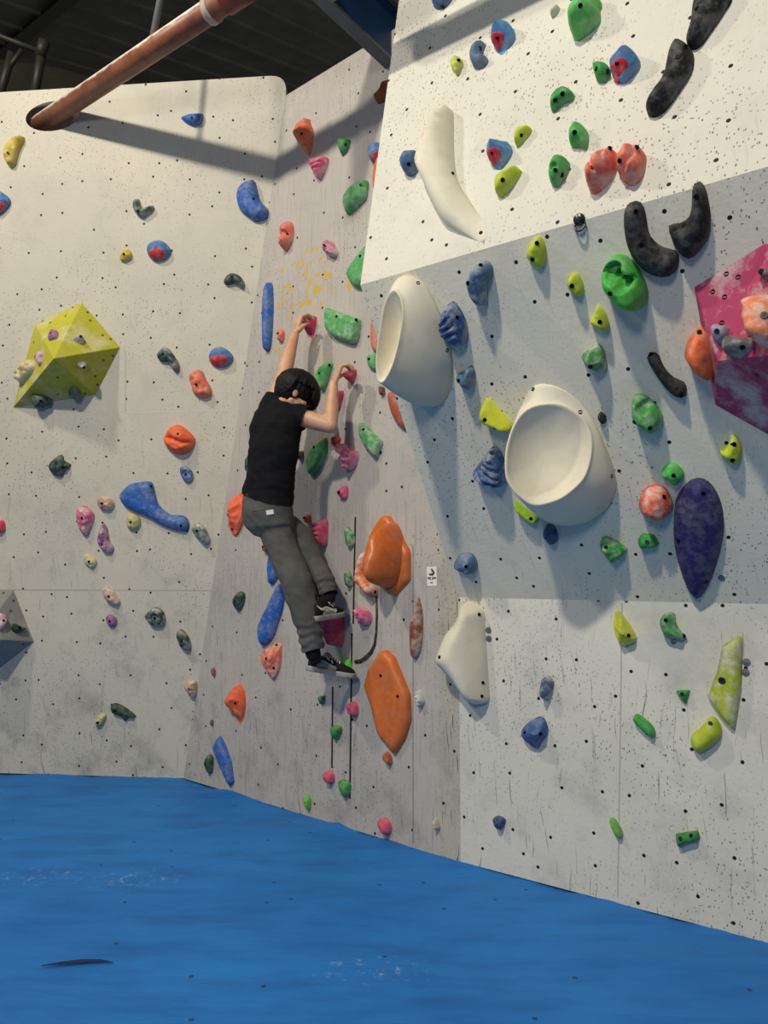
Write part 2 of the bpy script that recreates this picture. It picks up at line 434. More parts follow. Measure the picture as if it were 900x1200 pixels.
# ------------------------------------------------------------------ light
def lamp(name, loc, tgt, size, power, col=(1, .95, .86)):
    ld = bpy.data.lights.new(name, 'AREA'); ld.shape = 'DISK'; ld.size = size; ld.energy = power; ld.color = col
    o = bpy.data.objects.new(name, ld); COL.objects.link(o); o.location = loc
    o.rotation_euler = (V(tgt) - V(loc)).to_track_quat('-Z', 'Y').to_euler()
def on_shadow_plane(perp, al):      # points on the plane through the pipe and its wall shadow
    p = P0 + PD * (1.4 + al) + NR * perp; p.z = 4.8 + perp * .53; return p
TG = V((.2, 3.6, 1.2))
lamp('unseen_light', on_shadow_plane(3, -1.2), TG, .30, 118, (1, .92, .78))
lamp('unseen_light', on_shadow_plane(7, 2.5), TG, .45, 610, (1, .94, .80))  # second light added on that plane to lift middle wall and overhang
lamp('unseen_light', (-2.5, -3.0, 4.0), TG, 1.2, 92, (.94, .97, 1))  # fill light added behind the camera to brighten the overhang
w = bpy.data.worlds.new('hall'); w.use_nodes = True; SC.world = w
w.node_tree.nodes['Background'].inputs[0].default_value = (.93, .97, 1, 1)
w.node_tree.nodes['Background'].inputs[1].default_value = .09
# ------------------------------------------------------------------ climbing holds
ORG = dict(a=(0, 0), b=(300, 0), c=(600, 0), d=(0, 300), e=(300, 300), f=(600, 300), g=(0, 600), h=(300, 600), i=(600, 600),
           j=(300, 900), k=(600, 900), m=(0, 900))
def P(crop, s):
    pts = [tuple(float(q) for q in w.split(',')) for w in s.split()]
    if crop == 'F': return pts
    ox, oy = ORG[crop]
    return [(ox + x / 3, oy + y / 3) for x, y in pts]

def catmull(pts, n, closed=True):
    out = []; m = len(pts)
    for i in range(m):
        p0, p1, p2, p3 = (V(pts[(i + k - 1) % m]) for k in range(4))
        for j in range(n):
            t = j / n
            out.append(.5 * ((2 * p1) + (-p0 + p2) * t + (2 * p0 - 5 * p1 + 4 * p2 - p3) * t * t + (-p0 + 3 * p1 - 3 * p2 + p3) * t ** 3))
    return out
def resample(pts, n):
    L = [0.0]
    for a, b in zip(pts, pts[1:] + pts[:1]): L.append(L[-1] + (b - a).length)
    out = []; i = 0; P2 = pts + pts[:1]
    for k in range(n):
        s = L[-1] * k / n
        while L[i + 1] < s: i += 1
        f = (s - L[i]) / max(1e-9, L[i + 1] - L[i]); out.append(P2[i].lerp(P2[i + 1], f))
    return out
def inside(p, poly):
    c = False; n = len(poly); x, y = p
    for i in range(n):
        a, b = poly[i], poly[i - 1]
        if (a.y > y) != (b.y > y) and x < (b.x - a.x) * (y - a.y) / (b.y - a.y) + a.x: c = not c
    return c
def bdist(p, poly):
    best = 9
    for i in range(len(poly)):
        a, b = poly[i - 1], poly[i]; ab = b - a; l2 = ab.length_squared
        t = 0 if l2 == 0 else max(0, min(1, (p - a).dot(ab) / l2)); d = (p - a - ab * t).length_squared
        if d < best: best = d
    return math.sqrt(best)
def area_c(poly):
    A = cx = cy = 0
    for i in range(len(poly)):
        a, b = poly[i - 1], poly[i]; k = a.x * b.y - b.x * a.y; A += k; cx += (a.x + b.x) * k; cy += (a.y + b.y) * k
    return A / 2, V((cx / (3 * A), cy / (3 * A)))

bolt_dark = plain('bolt_dark', (22, 22, 24), .4, .6)
bolt_steel = plain('bolt_steel', (92, 92, 94), .35, .9)

def hmesh(poly, H, spacing, rim, base=-.006):
    """a solid over the outline poly (2-D, metres) whose top follows H(p)"""
    n = len(poly)
    pts = list(poly); edges = [(i, (i + 1) % n) for i in range(n)]
    for i in range(n):
        t = (poly[(i + 1) % n] - poly[i - 1]); nn = V((-t.y, t.x)).normalized()
        for d in rim:
            q = poly[i] + nn * d
            if inside(q, poly) and bdist(q, poly) > d * .85: pts.append(q)
    xs = [p.x for p in poly]; ys = [p.y for p in poly]; far = rim[-1] if rim else 0
    j = 0; y = min(ys)
    while y < max(ys):
        x = min(xs) + (spacing / 2 if j % 2 else 0)
        while x < max(xs):
            q = V((x, y))
            if inside(q, poly) and bdist(q, poly) > far + spacing * .45: pts.append(q)
            x += spacing
        y += spacing * .87; j += 1
    vs, es, fs, ov, oe, of = delaunay_2d_cdt(pts, edges, [list(range(n))], 1, 1e-6)
    bm = bmesh.new()
    top = [bm.verts.new((p.x, p.y, max(0.0, H(V(p))))) for p in vs]
    for f in fs:
        try: bm.faces.new([top[i] for i in f])
        except ValueError: pass
    bnd = [e for e in bm.edges if len(e.link_faces) == 1]
    r = bmesh.ops.extrude_edge_only(bm, edges=bnd)
    for g in r['geom']:
        if isinstance(g, bmesh.types.BMVert): g.co.z = base
    low = [e for e in bm.edges if len(e.link_faces) == 1]
    if low: bmesh.ops.contextual_create(bm, geom=low)
    return bm

_seed = [0]
def hold(W, col, h, crop, s, label, name='climbing_hold', sharp=False, w=None, prof='dome', noise_a=.12, nf=1.0, kap=.55, lean=(0, 0),
         dents=(), ridges=None, facet=0, chalk=.15, rough=.55, bolts=None, insert=None, bolt_r=.0105, group=None, parent=None, pale=(232, 226, 218), cat='climbing hold', steel=False):
    WW = WALLS[W] if isinstance(W, str) else W
    _seed[0] += 1; sd = _seed[0] * 3.7
    px = P(crop, s)
    uv = [WW.uv(WW.px(*p)) for p in px]
    A, c = area_c(uv)
    if A < 0: uv.reverse()
    # the part that stands out hides some of the face behind it: shrink the footprint along that direction
    c3 = WW.pt(c.x, c.y); D = WW.uv(WW.foot(c3 + WW.n * h)) - c
    if kap and D.length > 1e-4:
        d = D.normalized(); sv = [p.dot(d) for p in uv]; lo, hi = min(sv), max(sv)
        f = max(.5, (hi - lo - kap * D.length) / (hi - lo))
        uv = [p + d * ((q - lo) * f + lo - q) for p, q in zip(uv, sv)]
    size = max(max(p.x for p in uv) - min(p.x for p in uv), max(p.y for p in uv) - min(p.y for p in uv))
    N = max(22, min(64, int(size / .008)))
    poly = resample(uv, N) if sharp else resample(catmull(uv, 6), N)
    A, c = area_c(poly)
    poly = [p - c for p in poly]
    inr = 0; best = V((0, 0))
    xs = [p.x for p in poly]; ys = [p.y for p in poly]
    for a in range(13):
        for b in range(13):
            q = V((min(xs) + (max(xs) - min(xs)) * a / 12, min(ys) + (max(ys) - min(ys)) * b / 12))
            if inside(q, poly):
                dd = bdist(q, poly)
                if dd > inr: inr, best = dd, q
    ww = inr if w is None else inr * w
    rng = random.Random(_seed[0])
    planes = []
    for k in range(facet):
        a = 2 * math.pi * (k + rng.random() * .7) / facet; planes.append((math.cos(a), math.sin(a), rng.uniform(.45, .95), rng.uniform(.05, .3)))
    dn = []
    for (x, y, r, dp) in dents:
        X, Y = P(crop, '%g,%g' % (x, y))[0]
        q = WW.uv(WW.px(X, Y, h * .6)) - c; dn.append((q, r / (1 if crop == 'F' else 3) * (WW.px(X, Y) - CAM).dot(FW) / FOC, dp))
    R = size / 2
    def H(p):
        t = min(1.0, bdist(p, poly) / ww)
        if prof == 'dome': z = math.sqrt(max(0, 1 - (1 - t) ** 2))
        elif prof == 'cone': z = t
        elif prof == 'plate': z = (math.sqrt(max(0, 1 - (1 - t) ** 2)))
        else: z = t ** .7
        z *= 1 + lean[0] * p.x / R + lean[1] * p.y / R
        for (a, b, k, o) in planes: z = min(z, 1 - k * ((p - best).x * a + (p - best).y * b) / R * 1.3 + o - .15)
        if noise_a:
            q = V((p.x / R * 1.7 * nf, p.y / R * 1.7 * nf, sd))
            z += min(1, t * 2.5) * noise_a * (noise.noise(q) + .5 * noise.noise(q * 2.3))
        if ridges:
            kind, k, amp, ax, ay = ridges
            ph = (p.x * ax + p.y * ay) / R if kind == 'lin' else ((p - V((ax * R, ay * R))).length / R)
            ph += .12 * noise.noise(V((p.x / R * 2, p.y / R * 2, sd)))
            z += 1.7 * amp * min(1, t * 2.5) * (abs(math.sin(ph * k)) ** .6 - .6)
        for q, r, dp in dn:
            g = (p - q).length / r
            if g < 1.6: z -= dp * (1 / (1 + math.exp((g - .85) * 9)))
        return max(z, .02 * min(1, t * 8)) * h
    sp = max(size / (17 if size < .22 else 26), .007)
    rim = [d for d in (ww * .04, ww * .14, ww * .32) if d < inr * .6]
    if ridges or dents: sp *= .5
    if size < .09: rim = [ww * .08, ww * .3]; sp = size / 10
    bm = hmesh(poly, H, sp, rim)
    mw = Matrix.Translation(WW.pt(c.x, c.y)) @ WW.M.to_4x4()
    o = from_bm(name, bm, hold_mat(col, chalk, rough, pale), parent, not facet, mw)
    tag(o, label, cat, group or ('holds on the ' + {'L': 'left wall', 'M': 'middle wall', 'U': 'upper right slab', 'O': 'overhang', 'B': 'lower right wall'}[W] if isinstance(W, str) else group))
    # the bolts that fix it
    mi = mw.inverted(); tree = BVHTree.FromPolygons([v.co for v in o.data.vertices], [list(p.vertices) for p in o.data.polygons])
    def on(x, y):
        a = mi @ CAM; b = mi.to_3x3() @ ray(x, y); return tree.ray_cast(a, b.normalized())
    if insert:
        ic, icol, s2 = insert[0], insert[1], insert[2]
        q2 = []
        for x, y in P(crop, s2):
            loc = on(x, y)[0]
            if loc is None: loc = mi @ WW.px(x, y, h * .5)
            q2.append(V((loc.x, loc.y)))
        if area_c(q2)[0] < 0: q2.reverse()
        pl2 = resample(q2 if sharp else catmull(q2, 5), 26)
        bmi = hmesh(pl2, lambda p: H(p) + .004 * min(1, bdist(p, pl2) / .004) if inside(p, poly) else .004, sp, [.003], base=max(.001, h * .15))
        io = from_bm(ic, bmi, hold_mat(icol, chalk, rough, pale), o, True); io['label'] = insert[3]
        pts_i = insert[4] if len(insert) > 4 else ()
    if bolts is None:
        q = WW.pt((best + c).x, (best + c).y, h); bolts = 'c'
    bl = []
    if bolts == 'c': bl = [(best.x, best.y)]
    elif bolts:
        for x, y in P(crop, bolts):
            loc = on(x, y)[0]
            if loc is not None: bl.append((loc.x, loc.y))
    for x, y in bl:
        e = bolt_r; z = [H(V((x + e * math.cos(k), y + e * math.sin(k)))) for k in (0, 1.57, 3.14, 4.71)]; zc = H(V((x, y)))
        nn = V((-(z[0] - z[2]) / (2 * e), -(z[1] - z[3]) / (2 * e), 1)).normalized()
        nn = (nn + V((0, 0, .35))).normalized(); br = bolt_r * .86
        bmb = bmesh.new(); pc = V((x, y, zc))
        tube(bmb, [pc - nn * .012, pc + nn * .0022, pc + nn * .0028, pc + nn * .0028, pc + nn * .0005], [br, br, br * .9, br * .6, br * .45], 12)
        from_bm('bolt', bmb, bolt_steel if steel else bolt_dark, o, False)
    return o

# colours of the resin
GRN = (84, 166, 96); GRN2 = (58, 156, 66); DGR = (40, 68, 58); LIME = (196, 210, 52); ORA = (246, 104, 56); ORM = (216, 112, 48)
PNK = (222, 66, 108); PNK2 = (204, 92, 130); BLU = (44, 98, 176); BLH = (64, 110, 160); BLD = (44, 84, 138); BLG = (88, 116, 146)
RED = (196, 44, 58); YEL = (208, 180, 72); CRM = (206, 196, 150); BRN = (190, 148, 124); PUR = (150, 92, 138); BLK = (28, 28, 31); SAL = (232, 118, 92)

# ---- left wall
hold('L', BLU, .045, 'a', '630,410 665,398 712,398 714,420 705,440 680,445 655,432', 'small blue fin hold at the top of left wall, inside the pipe shadow', sharp=True, chalk=.15, bolts=None)
hold('L', YEL, .06, 'a', '12,515 40,480 75,475 85,490 70,525 62,555 58,580 38,588 20,570 10,545', 'knobbly yellow hold at far left below the pipe opening', noise_a=.25, nf=2, bolts='27,537')
hold('L', (62, 112, 168), .06, 'a', '-45,680 -15,665 10,678 35,700 38,720 15,745 -15,758 -45,745', 'blue and red hold cut off by the left edge of the view', insert=('insert', RED, '-25,722 0,710 18,716 14,738 -10,748', 'red grip panel'), bolts='4,722')
hold('L', (74, 96, 92), .05, 'a', '478,697 488,700 492,722 505,732 538,722 542,738 525,752 505,766 484,758 466,730 466,705', 'dark green comma shaped hold below the pipe shadow on left wall', bolts='486,742', chalk=.35)
hold('L', (62, 112, 168), .06, 'F', '171,287 180,281 190,282 200,292 200,299 192,305 182,306 173,299', 'blue and red hold near the small yellow knob on left wall', insert=('insert', RED, '175,294 184,290 194,296 192,304 182,305 176,301', 'red grip panel'), bolts='184,294')
hold('L', YEL, .04, 'F', '141,295 148,291 154,296 155,303 147,307 140,304', 'tiny yellow knob beside the blue and red hold, upper left wall', noise_a=.3)
hold('L', BLU, .07, 'F', '276,227 280,216 290,210 297,210 300,218 305,235 315,247 312,257 300,260 290,254 280,244', 'large blue boot shaped hold high by the left corner', w=.8, bolts='297,233', noise_a=.05)
hold('L', (52, 76, 68), .055, 'd', '782,90 800,63 825,58 850,78 862,105 852,116 832,100 815,97 798,100', 'dark green crescent hold with a long scratch hanging below it', chalk=.3)
hold('L', (42, 64, 60), .055, 'd', '548,345 570,322 590,325 615,355 632,385 628,410 612,405 590,375 560,368', 'dark green crescent hold right of the yellow volume', bolts='572,345', chalk=.3)
hold('L', (62, 112, 168), .055, 'd', '730,350 745,325 775,318 805,335 822,360 805,385 775,393 742,380', 'blue and red hold above the lumpy coral hold on left wall', insert=('insert', RED, '735,362 765,348 800,358 795,380 768,391 745,382', 'red grip panel'), bolts='765,368')
hold('L', SAL, .06, 'd', '660,420 685,398 710,405 720,430 740,460 745,490 715,500 680,485 670,455', 'lumpy coral hold below a blue and red hold on left wall', noise_a=.35, nf=2.2, bolts='690,452')
hold('L', ORA, .075, 'd', '570,640 590,605 620,592 650,605 685,640 685,665 665,690 625,697 590,680 572,655', 'bright orange clam shaped hold with a deep groove, left wall', ridges=('lin', 3.2, .35, .25, 1), noise_a=.15, bolts='625,625', chalk=.1)
hold('L', (58, 98, 150), .045, 'd', '630,745 645,738 670,750 682,775 670,795 650,795 633,770', 'small blue oval hold under the orange clam hold', dents=((655, 766, 14, .4),), bolts=None, chalk=.35)
hold('L', DGR, .06, 'd', '168,730 205,700 220,702 225,720 252,735 230,755 215,775 185,768 168,750', 'dark green star shaped hold below the yellow volume', noise_a=.3, nf=1.8, bolts='222,742')
hold('L', BLU, .06, 'F', '139,580 150,568 165,565 177,565 181,578 186,592 200,603 215,604 222,612 220,622 208,622 190,616 172,606 152,598 142,590', 'large blue flipper shaped hold in the middle of left wall', w=.7, noise_a=.05, bolts='177,570 212,616', chalk=.15)
hold('L', PNK2, .06, 'F', '88,598 98,592 105,597 111,604 108,615 103,626 97,627 90,617', 'dusty pink lumpy hold left of the blue flipper hold', noise_a=.3, nf=2, chalk=.5)
hold('L', BRN, .05, 'F', '113,586 120,581 131,585 135,591 130,598 120,598 114,593', 'brownish stone-like hold just left of the blue flipper hold', noise_a=.25, nf=2, chalk=.5)
hold('L', (198, 190, 124), .05, 'F', '147,606 155,601 164,606 165,616 157,622 148,618', 'round pale yellow knob under the blue flipper hold', noise_a=.2, nf=2, bolts='153,612')
hold('L', PUR, .05, 'F', '113,630 120,613 126,620 128,632 134,642 130,649 122,647 115,640', 'purple pointed hold below the brownish stone hold', noise_a=.3, nf=2, chalk=.4)
hold('L', CRM, .035, 'g', '290,160 305,147 335,162 342,180 328,198 298,185', 'small cream yellow hold beneath the purple pointed hold', noise_a=.35, nf=2, bolts='312,175')
hold('L', (104, 122, 116), .06, 'g', '670,60 690,40 715,50 738,85 738,108 718,113 690,90', 'grey green chalky oval hold at the tip of the blue flipper', chalk=.6, noise_a=.2)
hold('L', (226, 60, 92), .05, 'g', '-30,35 -10,30 10,28 20,45 18,68 -10,74 -30,68', 'pink ribbed hold cut off at the left edge, mid height', ridges=('lin', 9, .15, .2, 1), bolts='')
hold('L', (198, 168, 146), .055, 'g', '358,270 375,262 405,285 425,315 410,328 380,318 362,300', 'beige oblong hold low on left wall above a small purple knob', chalk=.6, noise_a=.2, bolts='382,297')
hold('L', PUR, .035, 'g', '370,370 390,360 412,378 405,402 380,402', 'small purple knob under the beige oblong hold', noise_a=.25)
hold('L', (50, 76, 68), .065, 'g', '505,365 545,335 575,350 583,385 565,405 530,402 515,385', 'dark green ring shaped hold low on left wall', dents=((545, 372, 16, .4),), chalk=.45, bolts='545,374')
hold('L', (48, 74, 64), .055, 'g', '618,430 635,412 660,432 673,470 662,490 635,480 622,455', 'dark green oval hold right of the ring shaped hold', noise_a=.2, chalk=.3)
hold('L', (196, 160, 136), .06, 'g', '645,610 665,595 690,592 692,625 680,655 655,635', 'beige chunky hold by the lower left corner of the walls', noise_a=.3, nf=2, chalk=.5, bolts='664,622')
hold('L', (38, 62, 48), .045, 'g', '388,680 410,674 445,690 480,718 450,725 440,738 425,722 392,708', 'flat dark green hold lowest on left wall beside a cream knob', noise_a=.2, chalk=.1)
hold('L', (196, 190, 140), .04, 'g', '330,745 345,715 370,708 375,720 362,745 345,757', 'small cream knob left of the lowest dark green hold', noise_a=.35, nf=2)

# ---- middle wall
hold('M', (222, 104, 62), .10, 'b', '125,455 170,410 180,430 197,465 190,550 165,520 140,490', 'orange spiked hold high on middle wall inside the pipe shadow', noise_a=.2, facet=5, bolts='160,470', chalk=.15)
hold('M', (66, 142, 80), .05, 'b', '283,490 300,482 333,490 325,530 305,550 290,520', 'small green wedge in the pipe shadow on middle wall', sharp=True, noise_a=.05, chalk=.1, bolts='315,508')
hold('M', (214, 84, 126), .07, 'b', '190,560 250,553 250,590 230,636 215,620 192,590', 'pink ribbed hold under the orange spiked hold', ridges=('lin', 8, .2, .1, 1), chalk=.35)
hold('M', GRN, .06, 'b', '305,690 330,655 375,633 395,635 392,700 350,735 318,757 305,715', 'green shield shaped hold high on middle wall near the slab edge', sharp=True, w=.55, noise_a=.04, chalk=.3, bolts='368,650 318,668')
hold('M', (136, 72, 36), .06, 'b', '412,330 435,315 440,290 465,280 490,290 480,340 455,352 430,362 415,350', 'dark brown lobed hold half hidden at the top of middle wall', noise_a=.1, chalk=.05, bolts='')
hold('M', (92, 128, 178), .07, 'b', '392,510 415,497 440,505 450,545 430,575 408,572 395,540', 'blue and red hold peeking out beside the upper slab edge', insert=('insert', RED, '403,545 428,535 432,560 412,568', 'red grip panel'), bolts='')
hold('M', (214, 112, 62), .06, 'b', '408,590 430,540 470,535 480,640 440,680 412,665', 'orange hold tucked behind the upper slab edge', bolts='', noise_a=.05)
hold('M', SAL, .07, 'b', '85,800 110,775 130,800 130,850 105,885 88,850', 'coral oval hold near the left corner of middle wall', noise_a=.3, nf=1.5, ridges=('lin', 3, .2, .1, 1), bolts='110,822', chalk=.2)
hold('M', (206, 132, 150), .07, 'b', '235,855 260,843 275,865 290,885 285,905 260,900 240,885', 'pale pink knobbly hold below the green shield hold', noise_a=.35, nf=1.8, chalk=.45)
hold('M', GRN, .06, 'F', '405,318 415,302 428,288 440,284 446,315 436,336 418,338 408,328', 'green shield hold meeting the overhang corner on middle wall', w=.55, noise_a=.04, bolts='422,300')
hold('M', BLU, .06, 'e', '24,150 30,110 40,92 50,105 57,190 56,300 48,335 34,322 25,220', 'tall slender blue hold by the left corner near the climber', w=.8, noise_a=.02, bolts='', chalk=.12)
hold('M', (236, 52, 100), .11, 'e', '160,215 180,210 205,212 207,270 190,290 168,262 158,240', 'pink hold gripped by the left hand of the climber', noise_a=.2, facet=6, bolts='', chalk=.1, kap=.7)
hold('M', SAL, .04, 'e', '75,265 90,255 102,275 95,305 80,295', 'small coral knob just left of the climber raised forearm', noise_a=.35, nf=2)
hold('M', GRN, .06, 'e', '240,190 248,180 370,225 366,290 358,309 340,312 270,285 244,255', 'wide green shield hold right of the climber raised hand', sharp=True, w=.4, noise_a=.03, bolts='283,212 360,226', chalk=.3)
hold('M', GRN, .05, 'e', '208,420 225,390 260,375 272,385 250,460 235,477 215,450', 'green leaf shaped hold behind the climber head', w=.5, noise_a=.03, bolts='222,412 258,384')
hold('M', (222, 62, 104), .10, 'e', '305,415 325,395 350,400 350,435 330,447 308,432', 'pink hold gripped by the right hand of the climber', noise_a=.2, facet=6, bolts='', chalk=.2, kap=.7)
hold('M', (206, 58, 100), .07, 'e', '283,480 300,470 308,490 300,530 288,543 280,515', 'pink hold beside the bent elbow of the climber', noise_a=.25, bolts='')
hold('M', (92, 162, 100), .05, 'e', '362,580 450,655 430,717 385,670 362,630', 'green slanted wedge right of the climber below the elbow', sharp=True, w=.5, noise_a=.02, chalk=.3, bolts='437,690 378,610')
hold('M', (80, 156, 90), .05, 'e', '172,720 195,670 250,635 253,690 230,740 195,775 180,760', 'green leaf shaped hold beside the climber waist', sharp=True, w=.5, noise_a=.03, bolts='203,672')
hold('M', (176, 66, 50), .05, 'e', '263,640 285,632 300,645 285,672 268,665', 'small red-brown knob above the pink twisted hold', noise_a=.2, bolts='')
hold('M', (214, 98, 136), .10, 'e', '285,670 310,655 325,680 360,688 360,725 335,755 318,745 305,710 290,690', 'pink twisted hold with grooves, right of the climber waist', ridges=('lin', 6, .22, .3, 1), noise_a=.2, chalk=.35, bolts='')
hold('M', (210, 80, 126), .06, 'e', '285,825 300,812 320,808 325,845 305,858 288,840', 'small pink faceted hold below the twisted pink hold', facet=5, noise_a=.2)
hold('M', (146, 82, 116), .04, 'e', '145,690 165,685 166,712 150,716', 'small mauve knob at the front of the black shirt', noise_a=.2, bolts='')
hold('M', (214, 124, 92), .04, 'F', '434,376 438,366 447,372 447,410 438,412 434,398', 'orange hold sliver behind the overhang edge above the white bowl', bolts='', noise_a=.05)
hold('M', GRN, .04, 'e', '388,350 405,345 430,350 430,402 405,400 390,376', 'small green hold half hidden by the white bowl macro', bolts='397,362', noise_a=.05)
hold('M', (170, 84, 62), .05, 'F', '453,460 466,462 480,478 487,500 480,506 467,499 457,482', 'red-brown hold half hidden behind the overhang edge', bolts='', noise_a=.05, chalk=.1)
hold('M', (112, 66, 54), .04, 'e', '433,458 448,462 455,485 442,492 434,478', 'tiny brown knob at the lower lip of the white bowl', bolts='')
hold('M', ORA, .09, 'F', '264,596 270,584 277,578 287,580 290,597 284,615 275,627 268,622 266,607', 'orange jagged hold behind the climber hip', facet=6, noise_a=.25, bolts='267,603 272,620', chalk=.1)
hold('M', (46, 72, 62), .05, 'F', '287,540 291,534 296,538 296,552 290,553', 'small dark green hold at the back of the black shirt', bolts='')
hold('M', (40, 66, 50), .05, 'g', '818,305 840,280 862,288 860,320 840,348 822,335', 'dark green oval hold alone left of the blue paddle', chalk=.1, noise_a=.15)
hold('M', (146, 62, 92), .03, 'g', '742,555 752,547 760,565 752,580', 'tiny purple knob low by the left corner of middle wall', bolts='')
hold('M', ORA, .09, 'g', '787,665 830,612 848,610 863,640 862,690 840,745 825,738 820,705', 'bright orange spiked hold low on middle wall', facet=6, noise_a=.2, bolts='827,672', chalk=.08)
hold('M', (104, 74, 60), .025, 'g', '738,740 745,730 752,742 745,753', 'tiny brown knob left of the low orange spiked hold', bolts='')
hold('M', (38, 72, 52), .045, 'F', '239,892 245,884 250,887 250,898 246,907 240,900', 'small dark green hold next to the blue fin by the mat', chalk=.1)
hold('M', BLU, .045, 'F', '249,876 257,862 264,873 272,893 275,918 270,920 258,897', 'blue triangular fin hold just above the mat', sharp=True, w=.5, noise_a=.02, bolts='', chalk=.1)
hold('M', (234, 116, 92), .10, 'h', '0,500 30,480 85,458 92,475 85,540 65,580 40,585 20,550 5,525', 'coral faceted hold below the blue paddle left of the shoes', facet=7, noise_a=.2, bolts='36,515 72,468 62,548', chalk=.3)
hold('M', BLU, .05, 'h', '5,400 40,330 75,265 95,250 103,275 98,330 75,400 55,445 25,470 8,455', 'long blue paddle hold left of the climber legs', w=.6, noise_a=.04, bolts='', chalk=.15)
hold('M', BLU, .045, 'h', '38,180 50,130 75,120 100,150 90,205 62,250 45,253 38,220', 'shorter blue hold behind the climber thigh', w=.6, noise_a=.04, bolts='')
hold('M', (232, 92, 56), .045, 'h', '22,115 40,103 52,120 42,142 25,138', 'tiny orange knob beneath the climber seat', noise_a=.2)
hold('M', (214, 86, 48), .045, 'h', '170,15 185,8 195,20 188,40 172,35', 'tiny orange knob above the pink shell by the thigh', noise_a=.2)
hold('M', (200, 70, 108), .11, 'F', '363,623 370,614 377,610 384,610 384,638 378,640 373,636 367,631', 'pink scalloped shell hold beside the climber knee', ridges=('rad', 9, .22, .5, -.9), noise_a=.1, bolts='', chalk=.15, kap=.6)
hold('M', (208, 62, 104), .13, 'F', '378,722 388,716 399,717 403,725 403,750 397,758 390,753 382,742 378,734', 'large pink foothold under the left shoe of the climber', noise_a=.25, ridges=('lin', 3, .15, .3, 1), bolts='', chalk=.15, kap=.6)
hold('M', (216, 96, 136), .08, 'h', '345,345 365,335 400,350 410,375 395,398 368,395 355,370', 'pink hooked hold between the two black strips', noise_a=.3, nf=1.5, lean=(-.2, .2), chalk=.3, bolts='')
hold('M', (62, 142, 78), .05, 'h', '308,55 318,50 348,85 350,110 335,130 318,115', 'green wedge right of the pink shell, upper of two', sharp=True, noise_a=.05, chalk=.45, bolts='')
hold('M', (54, 124, 80), .05, 'h', '310,215 325,205 342,240 340,262 318,262 312,240', 'green wedge left of the big orange shell, lower of two', sharp=True, noise_a=.05, chalk=.5, bolts='')
hold('M', (92, 196, 66), .045, 'F', '398,775 404,771 411,774 413,786 404,790 398,784', 'light green foothold behind the toe of the right shoe', bolts='')
hold('M', ORM, .04, 'h', '398,85 425,38 445,13 470,12 492,45 545,140 545,240 490,297 462,280 430,250 400,200', 'large orange backing plate under the domed orange shell', sharp=True, name='climbing_macro', w=.3, noise_a=.02, bolts='', chalk=.05, kap=.3, rough=.35)
hold('M', (212, 106, 44), .24, 'h', '385,110 410,70 440,45 470,40 500,70 525,125 528,180 512,232 470,265 430,252 395,215 380,160', 'big orange domed shell on the upper middle wall', name='climbing_macro', noise_a=.05, nf=.8, lean=(.1, -.25), bolts='', chalk=.05, rough=.3, kap=.62)
hold('M', (222, 120, 66), .10, 'h', '345,240 358,180 372,148 388,140 392,200 405,235 430,262 430,295 405,290 380,270 355,258', 'chalky orange hook hold at the left of the domed shell', noise_a=.12, bolts='378,202 418,282', chalk=.9, pale=(240, 228, 216))
hold('M', ORM, .05, 'h', '380,610 400,550 440,490 460,483 490,510 545,640 548,730 530,790 490,852 470,825 430,780 415,720 405,680', 'large flat orange teardrop plate below the curled black strap', sharp=True, name='climbing_macro', w=.22, noise_a=.02, bolts='438,575 498,648', chalk=.05, kap=.4, rough=.4)
hold('M', (172, 86, 48), .05, 'h', '445,855 460,842 480,865 475,888 450,875', 'small brown knob beneath the orange teardrop plate', bolts='')
hold('M', (140, 78, 54), .055, 'h', '570,295 583,330 588,380 582,470 560,515 542,500 538,430 545,380 565,340', 'brown and white spindle hold right of the orange plates', noise_a=.04, bolts='', chalk=.35, kap=.5, rough=.35)
hold('M', (206, 204, 200), .05, 'h', '558,645 575,625 592,650 595,670 575,685 562,672', 'small white knob right of the orange teardrop plate', noise_a=.35, nf=2, bolts='')
hold('M', (210, 76, 116), .06, 'h', '320,680 345,665 362,690 355,718 330,712', 'round pink knob on the black seam under the right shoe', noise_a=.25, bolts='')
hold('M', (46, 124, 66), .05, 'h', '262,755 302,755 300,780 280,802 265,790', 'green cup hold on the short black seam', bolts='', noise_a=.1)
hold('M', (30, 106, 62), .04, 'h', '216,648 245,645 240,670 230,680', 'small dark green triangle left of the black seams', sharp=True, bolts='', noise_a=.05)
hold('M', (208, 82, 112), .06, 'j', '235,20 255,8 277,25 272,52 255,55 240,45', 'pink knob near the mat beside the green cup', bolts='')
hold('M', (50, 140, 66), .05, 'j', '288,45 332,50 330,90 310,105 295,85', 'green cup hold at the foot of the long black seam', bolts='', noise_a=.05, dents=((310, 56, 12, .2),))
hold('M', (96, 186, 60), .045, 'j', '170,105 185,92 195,115 185,148 172,135', 'lime green knob just above the mat edge', bolts='', noise_a=.3, nf=2)
hold('M', (212, 82, 112), .06, 'j', '428,185 455,177 475,195 475,225 455,235 432,212', 'pink knob lowest on middle wall just above the mat', bolts='')
hold('M', (196, 186, 166), .045, 'j', '620,195 635,173 645,190 645,215 625,210', 'small off-white knob at the foot of the scuffed strip', noise_a=.3, nf=2, bolts='')

